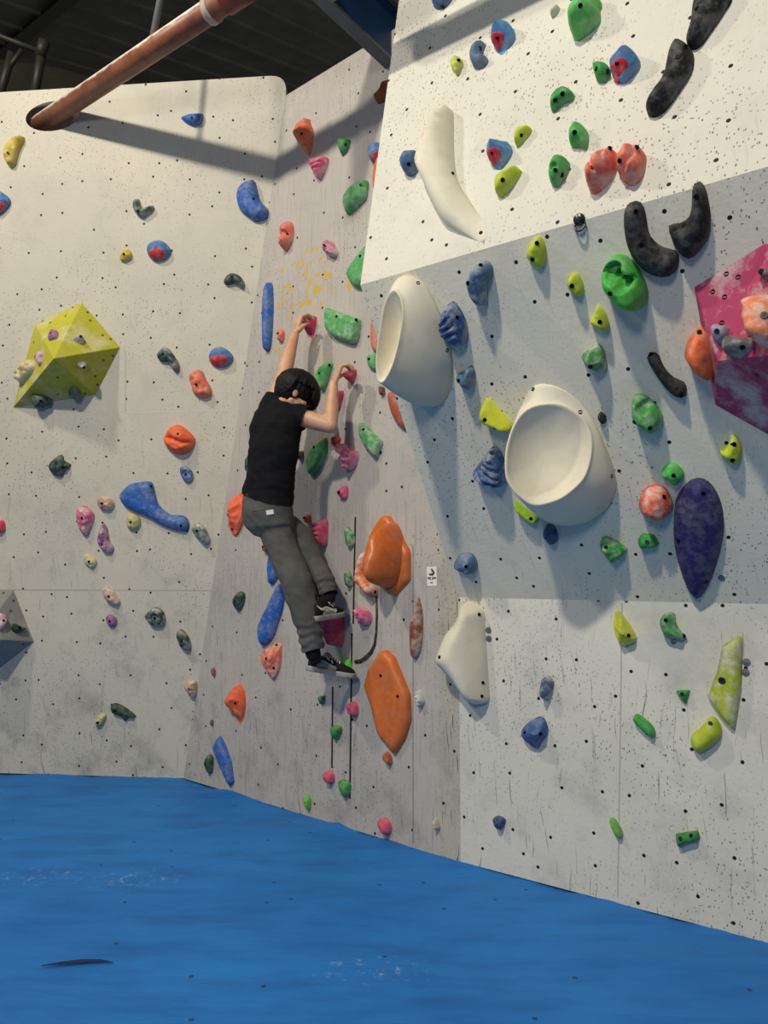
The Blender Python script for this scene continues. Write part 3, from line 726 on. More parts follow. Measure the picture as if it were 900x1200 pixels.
# ---- upper right slab
hold('U', BLH, .06, 'F', '505,-8 506,3 512,9 518,10 526,6 531,-6 518,-16', 'blue hold at the very top edge above the slab shadow', bolts='518,7')
hold('U', (86, 142, 196), .11, 'F', '573,40 577,27 587,22 598,28 603,45 595,57 588,65 578,53', 'blue and red hold at top of the slab beside the grey crescent', insert=('insert', RED, '576,42 584,37 591,42 588,55 583,59 577,50', 'red grip panel'), bolts='583,44', facet=6, noise_a=.05)
hold('U', BLG, .055, 'b', '750,190 760,165 775,150 800,140 790,190 815,205 815,225 795,240 770,240 755,215', 'grey-blue crescent hold near the top of the slab', bolts='787,170', noise_a=.05)
hold('U', (206, 212, 84), .045, 'b', '682,230 690,205 710,197 725,215 722,250 710,268 695,250', 'small lime knob left of the grey-blue crescent', noise_a=.3, nf=2, bolts='712,212')
hold('U', (66, 106, 146), .09, 'b', '508,575 520,540 545,533 578,538 580,570 570,605 550,620 525,610 510,590', 'round blue hold left of the white wing macro', bolts='537,577', noise_a=.15)
hold('U', (86, 142, 196), .11, 'b', '808,520 820,485 850,473 875,485 897,525 890,560 860,597 830,580 812,550', 'blue and red hold right of the white wing macro', insert=('insert', RED, '812,535 835,518 862,535 855,565 838,582 818,560', 'red grip panel'), bolts='830,535', facet=6, noise_a=.05)
hold('U', LIME, .07, 'F', '580,207 590,200 609,196 607,207 600,222 590,231 582,228', 'lime spoon hold below the blue and red hold', bolts='589,211', noise_a=.1)
hold('U', LIME, .05, 'c', '8,465 30,442 60,443 67,460 45,495 20,520 8,490', 'small lime hold above the lime spoon', dents=((35, 475, 10, .2),), bolts='30,474')
hold('U', (96, 192, 92), .12, 'c', '205,75 218,40 222,-20 300,-20 302,25 310,65 295,100 255,135 230,145 210,120', 'large light green drop hold at top edge of the slab', noise_a=.12, bolts='240,20', chalk=.2, lean=(0, -.3))
hold('U', GRN2, .06, 'c', '280,225 300,217 340,232 345,270 325,293 300,285 285,250', 'green hold touching the left of a blue and red hold', bolts='297,242 335,252', noise_a=.12)
hold('U', (86, 142, 196), .11, 'c', '340,200 360,165 395,155 430,180 448,215 435,255 392,297 350,255 340,225', 'blue and red hold left of the black beans', insert=('insert', RED, '342,235 368,208 408,218 405,245 376,278 350,258', 'red grip panel'), bolts='370,222', facet=6, noise_a=.05)
hold('U', GRN2, .05, 'c', '137,345 175,303 210,320 220,350 180,368 143,395', 'green flat hold with a notch, left middle of the slab', w=.7, bolts='178,330 152,352', noise_a=.1)
hold('U', (76, 176, 82), .07, 'c', '200,460 225,425 255,445 268,490 262,530 240,515 205,510', 'green tooth shaped hold above the green oval', bolts='220,465', noise_a=.1)
hold('U', (76, 170, 82), .07, 'c', '130,590 145,550 170,543 195,560 198,595 180,640 160,662 140,650 130,620', 'green oval hold with a dished centre on the slab', dents=((152, 596, 14, .25),), bolts='152,598 175,616', noise_a=.06)
hold('U', (240, 120, 92), .10, 'c', '263,610 290,550 345,515 365,530 358,610 330,660 290,685 268,660', 'coral brain-like hold, left one of the pair on the slab', noise_a=.1, ridges=('rad', 5, .14, .9, .2), bolts='278,588 345,522', chalk=.4)
hold('U', (242, 116, 84), .10, 'c', '365,560 395,515 445,512 463,535 463,600 450,640 420,655 385,625 365,590', 'coral brain-like hold, right one of the pair on the slab', noise_a=.1, ridges=('rad', 5, .14, -.9, .3), bolts='378,565 440,520', chalk=.35)
hold('U', BLK, .075, 'c', '475,385 495,340 530,285 545,190 570,140 600,140 632,175 630,240 600,300 550,380 510,413 480,408', 'black chalky bean hold, lower of two at top right', w=.9, bolts='582,200 610,165', chalk=.12, noise_a=.04, rough=.7)
hold('U', BLK, .075, 'c', '613,150 625,90 645,-30 765,-30 740,40 700,110 665,165 630,178', 'black chalky bean hold cut by the top edge', w=.9, bolts='650,30', chalk=.12, noise_a=.04, rough=.7)
hold('U', (214, 206, 186), .035, 'c', '140,30 165,20 160,50 140,65', 'tiny cream knob left of the light green drop hold', bolts='')

# ---- overhang
hold('O', BLK, .075, 'F', '730,262 733,243 742,236 752,238 757,252 759,272 768,285 780,291 793,294 796,305 790,320 775,326 757,321 742,307 733,288', 'black L shaped hold, left one of the facing pair', w=.95, bolts='745,248 751,287', chalk=.08, noise_a=.03, rough=.7)
hold('O', BLK, .075, 'c', '545,795 580,790 615,770 630,730 635,660 650,637 675,650 690,700 697,770 690,830 660,880 620,915 580,890 555,840', 'black boot shaped hold, right one of the facing pair', w=.95, bolts='605,792 570,805 648,690', chalk=.08, noise_a=.03, rough=.7)
hold('O', LIME, .06, 'F', '615,300 623,283 632,276 639,285 640,303 635,314 625,312', 'lime pointed hold just under the slab edge', noise_a=.1, bolts='629,285 624,304')
hold('O', (92, 120, 150), .10, 'e', '740,100 745,70 765,40 800,15 830,30 832,65 808,100 805,150 800,180 770,170 745,140', 'grey-blue curled hold right of the white bowl', noise_a=.15, bolts='790,32 745,95', chalk=.35)
hold('O', BLD, .10, 'e', '640,240 655,195 690,157 715,180 740,230 742,290 720,318 680,315 645,285', 'blue ridged fig hold touching the white bowl', ridges=('lin', 9, .16, -.3, 1), noise_a=.15, bolts='708,215', chalk=.3)
hold('O', BLG, .08, 'e', '700,420 735,405 755,383 770,400 768,440 755,470 730,465 705,440', 'small grey-blue horn hold below the blue fig hold', noise_a=.15, bolts='712,438', chalk=.3)
hold('O', (214, 220, 48), .10, 'F', '563,487 567,474 570,465 580,475 592,487 604,498 598,505 580,501 567,495', 'yellow trumpet hold left of the white dish macro', noise_a=.12, bolts='568,492', lean=(-.3, 0), chalk=.08)
hold('O', (58, 96, 146), .10, 'e', '757,765 790,720 830,670 855,675 875,730 880,790 850,818 800,800 765,785', 'blue ridged fig hold left of the white dish macro', ridges=('lin', 9, .16, .8, 1), noise_a=.15, bolts='828,690', chalk=.35)
hold('O', (156, 196, 40), .05, 'F', '603,586 612,592 622,600 631,607 628,614 618,610 606,598', 'lime sliver showing under the white dish macro', bolts='622,608', chalk=.05)
hold('O', LIME, .06, 'f', '190,95 205,65 230,57 245,80 253,120 240,142 215,135 195,115', 'lime fan hold left of the big green pod', noise_a=.15, bolts='210,105')
hold('O', LIME, .06, 'f', '268,230 290,205 300,170 325,190 338,225 340,260 310,262 280,245', 'lime shark-fin hold under the lime fan hold', noise_a=.15, bolts='308,232')
hold('O', (70, 180, 66), .16, 'f', '308,90 320,40 350,5 390,-5 430,20 460,70 475,130 460,180 420,200 370,190 330,150 312,120', 'big green pod hold with finger pockets beside black holds', name='climbing_macro', dents=((352, 55, 30, .62), (398, 92, 24, .55), (374, 74, 20, .55)), noise_a=.04, bolts='345,132 392,192', chalk=.12)
hold('O', (84, 150, 90), .10, 'f', '235,355 270,330 310,308 328,360 320,418 270,395 240,375', 'green pyramid hold with chalky faces below the lime holds', facet=4, noise_a=.05, bolts='275,390', chalk=.45)
hold('O', BLK, .05, 'f', '475,350 490,337 515,345 530,385 560,425 607,450 608,495 590,502 555,485 520,440 490,390', 'black boomerang hold in the middle of the overhang', w=.8, bolts='490,345 595,490', chalk=.05, noise_a=.03, rough=.75)
hold('O', (74, 166, 76), .11, 'f', '418,555 425,500 445,483 480,495 510,530 527,570 515,610 485,630 445,605 420,580', 'green pod hold with a single pocket', dents=((465, 528, 22, .7),), noise_a=.04, bolts='430,584 485,605', chalk=.3)
hold('O', (34, 34, 36), .035, 'f', '300,568 312,547 330,560 330,585 315,592', 'tiny black knob right of the white dish macro', bolts='', chalk=.05)
hold('O', LIME, .06, 'f', '725,680 755,670 775,627 795,640 808,690 790,742 765,730 740,708', 'lime thorn hold under the magenta volume', noise_a=.1, bolts='780,662 775,718')
hold('O', (70, 180, 80), .07, 'f', '520,765 545,735 570,725 600,755 600,780 575,812 545,790', 'green beak hold above the orange knob and purple plate', noise_a=.1, bolts='568,772')
hold('O', (232, 100, 68), .10, 'F', '747,592 752,578 765,568 778,570 786,585 787,600 778,610 764,613 752,605', 'round orange knob left of the purple plate', noise_a=.12, bolts='750,598 778,582', chalk=.5)
hold('O', (50, 42, 98), .07, 'F', '789,610 792,585 803,568 815,560 829,563 840,577 847,600 847,630 838,665 828,690 818,703 807,695 797,670 790,640', 'large dark purple shield plate on the overhang', name='climbing_macro', noise_a=.02, w=.9, bolts='795,634 824,578 828,682', chalk=.1, rough=.6, kap=.4)
hold('O', (52, 150, 62), .08, 'i', '310,105 325,85 360,95 400,125 402,140 375,165 365,188 335,165 315,130', 'green hooked hold with a white chalky top, lower overhang', noise_a=.15, bolts='330,124', chalk=.4)
hold('O', (48, 148, 66), .06, 'i', '440,100 455,77 500,78 517,118 480,125 450,133', 'green block hold left of the purple plate', sharp=True, noise_a=.08, bolts='475,105', chalk=.1)
hold('O', (48, 82, 126), .07, 'i', '108,75 120,48 145,45 158,75 155,110 135,115 112,98', 'dark blue knob directly below the white dish macro', noise_a=.15, bolts='')
hold('O', BLG, .08, 'F', '531,660 540,650 553,648 559,660 555,672 543,672 533,668', 'grey-blue knob by the lower corner of the overhang', noise_a=.2, bolts='546,664')

# ---- lower right wall
hold('B', (212, 214, 52), .10, 'i', '347,400 350,360 365,345 395,375 440,440 420,462 385,470 360,435', 'yellow wedge hold just below the overhang', noise_a=.06, facet=4, bolts='410,434', chalk=.15)
hold('B', (72, 152, 86), .08, 'i', '515,385 535,357 570,355 575,390 590,415 612,435 608,450 575,447 530,430', 'green trumpet hold right of the yellow wedge', noise_a=.1, bolts='540,380 605,437', chalk=.35)
hold('B', (178, 190, 48), .06, 'i', '720,560 740,470 800,430 812,450 805,620 778,772 730,720 685,650 700,610', 'tall lime flake with a big bolt hole at lower right', name='climbing_macro', sharp=True, w=.5, noise_a=.03, lean=(-.2, .1), bolts='738,592', bolt_r=.018, chalk=.45, steel=True)
hold('B', (186, 200, 44), .07, 'i', '625,790 660,760 705,715 735,750 735,790 695,830 655,850 630,830', 'lime half moon hold under the tall lime flake', w=.9, noise_a=.05, bolts='698,742', chalk=.12)
hold('B', (44, 144, 68), .04, 'i', '572,630 628,625 608,678', 'small green triangle hold left of the lime flake', sharp=True, noise_a=.02, bolts='598,640', chalk=.05)
hold('B', (58, 158, 66), .05, 'i', '428,740 430,715 445,712 495,750 505,785 490,790', 'green bar hold slanting left of the lime half moon', w=.7, noise_a=.05, bolts='', chalk=.12)
hold('B', (86, 110, 138), .08, 'i', '97,625 110,585 130,575 148,600 140,630 120,662 100,650', 'small grey-blue hold above the blue block, lower wall', noise_a=.12, bolts='', chalk=.45)
hold('B', (50, 92, 148), .11, 'i', '22,780 55,740 100,718 122,740 126,780 95,810 80,840 50,825', 'blue block hold with two bolts, left of lower wall', noise_a=.15, facet=5, bolts='45,776 100,780', chalk=.15)
hold('B', (50, 76, 118), .06, 'j', '830,180 850,170 878,180 870,205 855,218 838,205', 'small navy knob near the mat right of the strip', bolts='', noise_a=.15, chalk=.1)
hold('B', (106, 170, 76), .05, 'k', '345,180 360,175 385,215 388,240 370,247 352,215', 'light green peg near the mat on lower right wall', bolts='', chalk=.2)
hold('B', (44, 132, 62), .05, 'k', '572,235 655,218 662,250 610,268 582,283', 'dark green wedge near the mat, rightmost of the low ones', sharp=True, w=.7, bolts='592,248 630,238', chalk=.08, noise_a=.03)
# ------------------------------------------------------------------ volumes
_oldP = P
def P(crop, s):
    if isinstance(crop, tuple):
        ox, oy, k = crop
        return [(ox + float(a) / k, oy + float(b) / k) for a, b in (w.split(',') for w in s.split())]
    return _oldP(crop, s)

def vol_mat(c, chalk, nuts=0):
    t = NT('volume_paint'); oc = t.coord('Object'); col = rgb(*c)
    f = t.noise(oc, 5.5, 6, .7); dark = tuple(x * .78 for x in col[:3]) + (1,)
    b = t.mix(t.ramp(t.noise(oc, 2.5, 3), .3, .7), col, dark)
    b = t.mix(t.math('MULTIPLY', t.ramp(f, .48, .72), chalk), b, rgb(226, 218, 206))
    t.link(b, 'Base Color'); t.b.inputs['Roughness'].default_value = .6; t.b.inputs['Specular IOR Level'].default_value = .25
    t.link(t.n('Bump', {'Strength': .25, 'Distance': .004, 'Height': t.noise(oc, 90, 3)}).outputs[0], 'Normal')
    return t.m

def volume(W, verts, faces, mat, label, bolts=''):
    """faceted plywood volume; verts are (px, py, height off the wall)"""
    WW = WALLS[W]; p = [WW.px(*v) for v in verts]
    base = [q for q, v in zip(p, verts) if v[2] == 0]
    c = sum(base, V()) / len(base)
    bm = bmesh.new(); vs = [bm.verts.new(q - c) for q in p]
    for f in faces: bm.faces.new([vs[i] for i in f])
    bo = [i for i, v in enumerate(verts) if v[2] == 0]
    bm.faces.new([vs[i] for i in bo])
    bmesh.ops.recalc_face_normals(bm, faces=bm.faces[:])
    bmesh.ops.bevel(bm, geom=bm.edges[:], offset=.006, segments=2, affect='EDGES', profile=.6)
    o = from_bm('climbing_volume', bm, mat, mw=Matrix.Translation(c))
    tag(o, label, 'climbing volume')
    tree = BVHTree.FromPolygons([v.co for v in o.data.vertices], [list(f.vertices) for f in o.data.polygons])
    for w in bolts.split():
        x, y = map(float, w.split(',')); loc, nn = tree.ray_cast(CAM - c, ray(x, y).normalized())[:2]
        if loc is None: continue
        if nn.dot(ray(x, y)) > 0: nn = -nn
        bmb = bmesh.new(); tube(bmb, [loc - nn * .004, loc + nn * .001, loc - nn * .001], [.009, .009, .005], 12); from_bm('bolt_hole', bmb, bolt_dark, o)
    return p
yv = volume('L', [(15, 478, 0), (41, 380, 0), (96, 354, 0), (141, 407, 0), (112, 463, 0), (63, 420, .36)],
            [(0, 1, 5), (1, 2, 5), (2, 3, 5), (3, 4, 5), (4, 0, 5)], vol_mat((188, 182, 58), .55),
            'big faceted yellow volume studded with small holds on the left wall',
            ' '.join('%.1f,%.1f' % (x / 5.625, 340 + y / 5.625) for x, y in ((480, 114), (432, 170), (330, 214), (281, 204), (577, 146), (594, 200), (676, 297), (729, 323), (744, 433), (683, 463), (627, 567), (643, 623), (380, 575), (380, 688), (222, 345), (560, 682))))
Z = (0, 340, 5.625); gy = 'holds on the yellow volume'
F01, F12, F23, F34, F40 = (face_of(yv[a], yv[b], yv[5]) for a, b in ((0, 1), (1, 2), (2, 3), (3, 4), (4, 0)))
hold(F12, PUR, .035, Z, '318,295 345,265 370,262 385,290 378,318 345,328 322,330', 'mauve hold on the top left facet of the yellow volume', noise_a=.25, group=gy, kap=.4)
hold(F01, (172, 120, 150), .04, Z, '243,440 258,405 275,415 280,470 268,492 248,475', 'chalky mauve hold on the narrow left facet of the yellow volume', noise_a=.25, group=gy, kap=.4, chalk=.5)
hold(F01, (206, 190, 136), .06, Z, '115,560 130,520 165,500 200,460 225,470 230,510 200,560 160,600 145,620 120,590', 'lumpy cream rock hold at the left edge of the yellow volume', noise_a=.5, nf=2.6, group=gy, kap=.3, chalk=.3, bolts='')
hold(F23, (176, 156, 168), .045, Z, '483,315 505,295 545,300 555,320 550,350 525,355 495,335', 'pale chalky hold on the top right facet of the yellow volume', noise_a=.35, nf=1.8, group=gy, chalk=.7)
hold(F34, (150, 136, 152), .045, Z, '508,490 540,472 565,480 575,497 545,515 520,512', 'pale chalky hold on the shaded right facet of the yellow volume', noise_a=.3, group=gy, chalk=.6)
hold(F40, (60, 76, 70), .07, Z, '200,700 230,685 290,690 330,715 350,725 310,745 270,760 225,755', 'dark green hold under the yellow volume, left one', noise_a=.25, group=gy, kap=.3, bolts='268,730')
hold(F40, (100, 108, 104), .06, Z, '448,670 470,645 500,630 530,670 535,690 500,710 470,700', 'grey green hold under the yellow volume, right one', noise_a=.25, group=gy, kap=.3, bolts='')

gv = volume('L', [(-52, 690, 0), (16, 691, 0), (40, 752, 0), (-4, 786, 0), (-66, 796, 0), (-26, 748, .34)],
            [(0, 1, 5), (1, 2, 5), (2, 3, 5), (3, 4, 5), (4, 0, 5)], vol_mat((142, 140, 136), .3),
            'grey faceted volume cut off by the left edge of the view', '4,695 16,704 12.5,716 27,755')
G12 = face_of(gv[1], gv[2], gv[5]); Z = (0, 670, 9.23); gg = 'holds on the grey volume'
hold(G12, (38, 66, 44), .05, Z, '115,605 140,560 170,570 240,600 290,605 250,640 200,665 140,650', 'dark green hold on the grey volume', noise_a=.2, group=gg, kap=.3)
hold(G12, (206, 166, 172), .05, Z, '-60,560 -30,460 20,450 65,480 70,550 30,610 -20,640', 'pale pink chalky hold on the grey volume at left edge', noise_a=.3, group=gg, kap=.3, chalk=.6)

pv = volume('O', [(813, 336, 0), (897, 284, 0), (985, 322, 0), (990, 560, 0), (838, 475, 0), (841, 423, .15), (938, 412, .36)],
            [(0, 1, 5), (1, 6, 5), (1, 2, 6), (2, 3, 6), (6, 3, 5), (5, 3, 4), (0, 5, 4)], vol_mat((184, 66, 104), .8),
            'large magenta faceted volume at the right edge of the view',
            ' '.join('%.1f,%.1f' % (790 + x / 4.8, 270 + y / 4.8) for x, y in ((294, 245), (360, 263), (218, 345), (283, 375), (428, 588), (467, 812), (268, 520))))
Z = (790, 270, 4.8); gp = 'holds on the magenta volume'
Fa, Fb, Fl = face_of(pv[0], pv[1], pv[5]), face_of(pv[1], pv[6], pv[5]), face_of(pv[0], pv[5], pv[4])
hold(Fa, (136, 142, 166), .05, Z, '208,545 230,525 260,535 300,540 312,575 295,625 262,642 230,610 212,580', 'grey-blue heart shaped hold on the magenta volume', noise_a=.1, group=gp, kap=.3, chalk=.4)
hold(Fb, (94, 100, 100), .06, Z, '290,690 310,590 345,600 420,610 460,635 440,670 400,705 350,718', 'grey chalky hold with dark bolt on the magenta volume', noise_a=.15, group=gp, kap=.3, bolts='385,658', chalk=.3)
hold(Fb, (238, 136, 92), .12, Z, '400,440 430,385 528,360 600,380 650,500 610,640 528,665 480,630 455,580 440,500 410,470', 'white chalked orange hold on the front of the magenta volume', noise_a=.1, group=gp, kap=.4, bolts='505,478', chalk=.9, steel=True, bolt_r=.014, pale=(240, 226, 218))
hold('O', (246, 116, 52), .15, Z, '62,680 80,610 125,560 155,530 200,560 230,650 238,760 225,830 180,832 120,790 75,720', 'round orange hold bulging from the left side of the magenta volume', noise_a=.08, group=gp, kap=.3, bolts='152,557', chalk=.2)
hold(Fb, (110, 84, 88), .04, Z, '482,235 528,215 575,240 540,285 500,265', 'dark grey hold at the top of the magenta volume', noise_a=.15, group=gp, kap=.3)

# ------------------------------------------------------------------ large white macros
t = NT('white_macro'); oc = t.coord('Object')
b = t.mix(t.ramp(t.noise(oc, 3.5, 4), .35, .7), rgb(230, 221, 198), rgb(214, 206, 184))
b = t.mix(t.math('MULTIPLY', t.ramp(t.noise(oc, 16, 5, .7), .55, .75), .35), b, rgb(180, 172, 156))
t.link(b, 'Base Color'); t.b.inputs['Roughness'].default_value = .55; t.b.inputs['Specular IOR Level'].default_value = .3
macro_m = t.m

def bowl(W, base, rim, dish, label, bolts):
    WW = WALLS[W]; N = 64
    bp = resample(catmull([WW.uv(WW.px(*q)) for q in base], 8), N); bp = [WW.pt(q.x, q.y, -.003) for q in bp]
    cr = []
    m = len(rim); r3 = [WW.px(*q) for q in rim]
    for i in range(m):
        p0, p1, p2, p3 = (r3[(i + k - 1) % m] for k in range(4))
        for j in range(8):
            u = j / 8; cr.append(.5 * ((2 * p1) + (-p0 + p2) * u + (2 * p0 - 5 * p1 + 4 * p2 - p3) * u * u + (-p0 + 3 * p1 - 3 * p2 + p3) * u ** 3))
    rp = resample(cr, N); c = sum(rp, V()) / N; cb = sum(bp, V()) / N
    nn = V()
    for i in range(N): nn += (rp[i - 1] - c).cross(rp[i] - c)
    nn.normalize(); nn = -nn if nn.dot(WW.n) < 0 else nn
    rings = []
    for k in range(11):
        f = k / 10; ring = []
        for i in range(N):
            q = bp[i].lerp(rp[i], f); cc = cb.lerp(c, f); ring.append(q + (q - cc) * (.09 * math.sin(math.pi * f)))
        rings.append(ring)
    lip = []
    for s, d in ((.985, .006), (.955, .006), (.92, -.004)): rings.append([c + (q - c) * s + nn * d for q in rp])
    for k in range(1, 9):
        s = .92 * (1 - k / 9); rings.append([c + (q - c) * s - nn * (.004 + dish * (1 - (s / .92) ** 2)) for q in rp])
    bm = bmesh.new(); vr = [[bm.verts.new(q - cb) for q in ring] for ring in rings]
    for a, b2 in zip(vr, vr[1:]):
        for i in range(N): bm.faces.new((a[i], a[(i + 1) % N], b2[(i + 1) % N], b2[i]))
    ce = bm.verts.new(c - cb - nn * (.004 + dish))
    for i in range(N): bm.faces.new((vr[-1][i], vr[-1][(i + 1) % N], ce))
    bm.faces.new(vr[0][::-1])
    o = from_bm('climbing_macro', bm, macro_m, smooth=True, mw=Matrix.Translation(cb))
    tag(o, label, 'climbing hold', 'white macros')
    tree = BVHTree.FromPolygons([v.co for v in o.data.vertices], [list(f.vertices) for f in o.data.polygons])
    for x, y in bolts:
        loc, n2 = tree.ray_cast(CAM - cb, ray(x, y).normalized())[:2]
        if loc is None: continue
        if n2.dot(ray(x, y)) > 0: n2 = -n2
        bmb = bmesh.new(); tube(bmb, [loc - n2 * .004, loc + n2 * .001, loc - n2 * .001], [.009, .009, .005], 12); from_bm('bolt', bmb, bolt_dark, o)
    return o
ro = lambda x, y: .08 + .00214 * (y - 339)
bowl('O', [(478, 324), (490, 327), (501, 338), (514, 362), (524, 390), (531, 420), (531, 448), (526, 464), (517, 475), (502, 478), (486, 468), (474, 440), (467, 410), (463, 380), (463, 350), (468, 332)],
     [(x, y, ro(x, y)) for x, y in ((463.5, 338.5), (470, 347), (472.5, 360), (472.5, 375), (468, 402), (460.6, 429), (452, 446), (447, 450), (442.5, 444), (441, 425), (442.5, 406), (446, 381), (451, 356), (457, 343))],
     .10, 'white bowl shaped macro leaning left at the overhang edge', [(490, 331.5), (524, 410.5), (527, 466)])
ro = lambda x, y: .05 + .0018 * (y - 472) - .0014 * (x - 644)
bowl('O', [(627, 452), (640, 451), (658, 457), (675, 471), (697, 500), (714, 533), (722, 560), (722, 577), (714, 594), (700, 607), (685, 614), (665, 617), (650, 612), (635, 590), (622, 560), (613, 528), (610, 500), (613, 476), (618, 461)],
     [(x, y, ro(x, y)) for x, y in ((644, 472), (660, 474), (676, 483), (687, 493), (694, 511), (694, 532), (688.5, 554), (679.5, 568), (660, 584), (639, 592), (624.4, 593), (612, 586), (601, 575), (593, 561), (591.5, 540), (594, 520), (601, 499), (612, 482.7), (626, 474.7))],
     .09, 'white dish macro, the round one in the middle of the overhang', [(624.5, 456), (680, 483), (717, 558)])
o = hold('U', (226, 220, 202), .085, 'b', '683,385 672,388 640,420 615,490 600,550 585,600 600,650 655,770 700,810 790,852 805,845 808,795 760,720 710,640 690,550', 'curved white wing macro high on the slab', name='climbing_macro', w=.5, noise_a=.0, lean=(-2.0, .0), chalk=.0, bolts='690,608 790,818', kap=.35, group='white macros')
o.data.materials[0] = macro_m; o['group'] = 'white macros'
o = hold('B', (226, 220, 202), .19, 'h', '730,325 745,318 800,345 806,400 808,480 815,640 810,668 770,677 740,660 690,590 645,540 640,505 670,430 710,380', 'white wedge macro hanging just below the overhang corner', name='climbing_macro', w=1.15, noise_a=.0, lean=(-.6, -.1), chalk=.0, bolts='785,360 645,510 798,600 795,647', kap=.45, group='white macros')
o.data.materials[0] = macro_m; o['group'] = 'white macros'

# ------------------------------------------------------------------ small fittings
bm = bmesh.new()
tube(bm, [WM.px(x, y, .004) for x, y in ((441, 695), (441.3, 708), (441.5, 722), (440.8, 740), (439, 755), (435, 764), (429, 770.5), (422, 775), (416, 775.5))],
     [(.006, .003), (.007, .004), (.008, .004), (.008, .004), (.009, .005), (.012, .005), (.013, .006), (.012, .006), (.011, .006)], 10, flat=WM.n)
t = NT('worn_webbing'); oc = t.coord('Object')
t.link(t.mix(t.ramp(t.noise(oc, 14, 3), .5, .62), rgb(38, 36, 30), rgb(104, 100, 34)), 'Base Color'); t.b.inputs['Roughness'].default_value = .8
tag(from_bm('strap', bm, t.m, smooth=True), 'thin black strap curling to the left below the orange hook hold', 'strap')
tape = plain('black_seam', (30, 30, 32), .7)
for n_, (a, b) in enumerate((((416.5, 606), (414, 731)), ((412.5, 742), (410, 936)), ((390, 805), (389, 900)))):
    bm = bmesh.new(); pa, pb = WM.px(*a, .0005), WM.px(*b, .0005)
    box(bm, (pa + pb) / 2, (pb - pa) / 2, WM.u * .006, WM.n * .0015)
    tag(from_bm('trim_seam', bm, tape), kind='structure')
# sticker on the middle wall
st0 = WM.px(507, 675.5); root = empty('sticker', st0)
paper = plain('sticker_paper', (232, 226, 222), .5); ink = plain('sticker_ink', (112, 62, 66), .6); ink2 = plain('sticker_dark_ink', (74, 66, 62), .6)
def quad(name, pxs, o, mat, par):
    bm = bmesh.new(); f = [bm.verts.new(WM.px(x, y, o) - st0) for x, y in pxs]; b = [bm.verts.new(WM.px(x, y, o - .0012) - st0) for x, y in pxs]
    bm.faces.new(f); bm.faces.new(b[::-1]); n = len(f)
    for i in range(n): bm.faces.new((f[i], b[i], b[(i + 1) % n], f[(i + 1) % n]))
    return from_bm(name, bm, mat, par)
K = lambda s: [(490 + float(a) / 30, 655 + float(b) / 30) for a, b in (w.split(',') for w in s.split())]
pp = quad('paper', K('300,280 650,270 660,950 315,950'), .002, paper, root)
quad('emblem', K('450,330 490,340 570,440 585,530 550,530 540,585 390,585 370,510 430,515 520,480 460,420'), .0028, ink2, root)
for s in ('385,520 430,515 430,585 390,585', '440,520 480,515 480,585 440,585', '490,520 530,515 530,585 490,585'): quad('printed_mark', K(s), .0032, ink, root)
for s in ('330,640 370,635 370,715 335,715', '378,635 412,635 412,715 378,715', '420,635 445,635 445,750 420,745', '480,635 515,632 515,745 485,745', '525,632 560,632 560,710 525,712', '570,632 625,630 625,705 570,710', '420,815 460,815 460,850 425,850', '468,815 510,815 510,875 468,860'):
    quad('printed_mark', K(s), .0028, ink, root)
tag(root, 'small white sticker with dark red print on the middle wall', 'sticker')
def washer(W, x, y, r, label):
    WW = WALLS[W]; c = WW.px(x, y); bm = bmesh.new()
    tube(bm, [c - WW.n * .002, c + WW.n * .003, c + WW.n * .004, c + WW.n * .003, c + WW.n * .001], [r, r, r * .85, r * .45, r * .35], 20)
    for v in bm.verts: v.co -= c
    o = from_bm('washer', bm, plain('washer_steel', (128, 128, 134), .4, .7), mw=Matrix.Translation(c))
    tag(o, label, 'washer', 'flat washers screwed to the lower wall')
washer('B', 875, 776, .016, 'grey flat washer right of the lime flake, upper of two')
washer('B', 873.8, 788, .016, 'grey flat washer right of the lime flake, lower of two')
washer('B', 572.5, 738.5, .016, 'grey flat washer right of the white wedge macro, upper of two')
washer('B', 573, 748.5, .016, 'grey flat washer right of the white wedge macro, lower of two')
washer('O', 845.5, 677, .014, 'grey flat washer right of the purple plate tip')
washer('B', 789.5, 752, .012, 'grey flat washer below the green trumpet hold')
c = WO.px(679, 257); root = empty('bolt_hanger', c)
ring = []
bm = bmesh.new(); tube(bm, [-WO.n * .002, WO.n * .006], [.022, .022], 18); from_bm('plate', bm, bolt_steel, root, True)
bm = bmesh.new(); tube(bm, [WO.n * .006, WO.n * .022, WO.n * .024], [.012, .012, .008], 6); from_bm('nut', bm, bolt_steel, root)
bm = bmesh.new(); tube(bm, [WO.v * -.018 + WO.n * .006 + (WO.u * .02 * math.cos(a) - WO.v * .02 * math.sin(a)) + WO.n * .018 * math.sin(a) for a in [k * math.pi / 10 for k in range(11)]], .005, 8)
from_bm('eye_ring', bm, bolt_steel, root, True)
tag(root, 'small steel bolt hanger just below the slab edge', 'bolt hanger')

# panel joints
for W, a, b, c in (('L', (147, 484), (284, 481), (206, 204, 196)), ('L', (147, 411), (147, 484), (176, 172, 160)), ('L', (-40, 691), (249, 692), (168, 165, 156)), ('M', (484, 640), (484, 988), (132, 126, 120)), ('B', (729, 706), (724, 1052), (176, 172, 160))):
    WW = WALLS[W]; bm = bmesh.new(); pa, pb = WW.px(*a, .0002), WW.px(*b, .0002); d = (pb - pa).normalized()
    box(bm, (pa + pb) / 2, (pb - pa) / 2, d.cross(WW.n) * .003, WW.n * .0007)
    tag(from_bm('trim_joint', bm, plain('panel_joint', c, .8)), kind='structure')
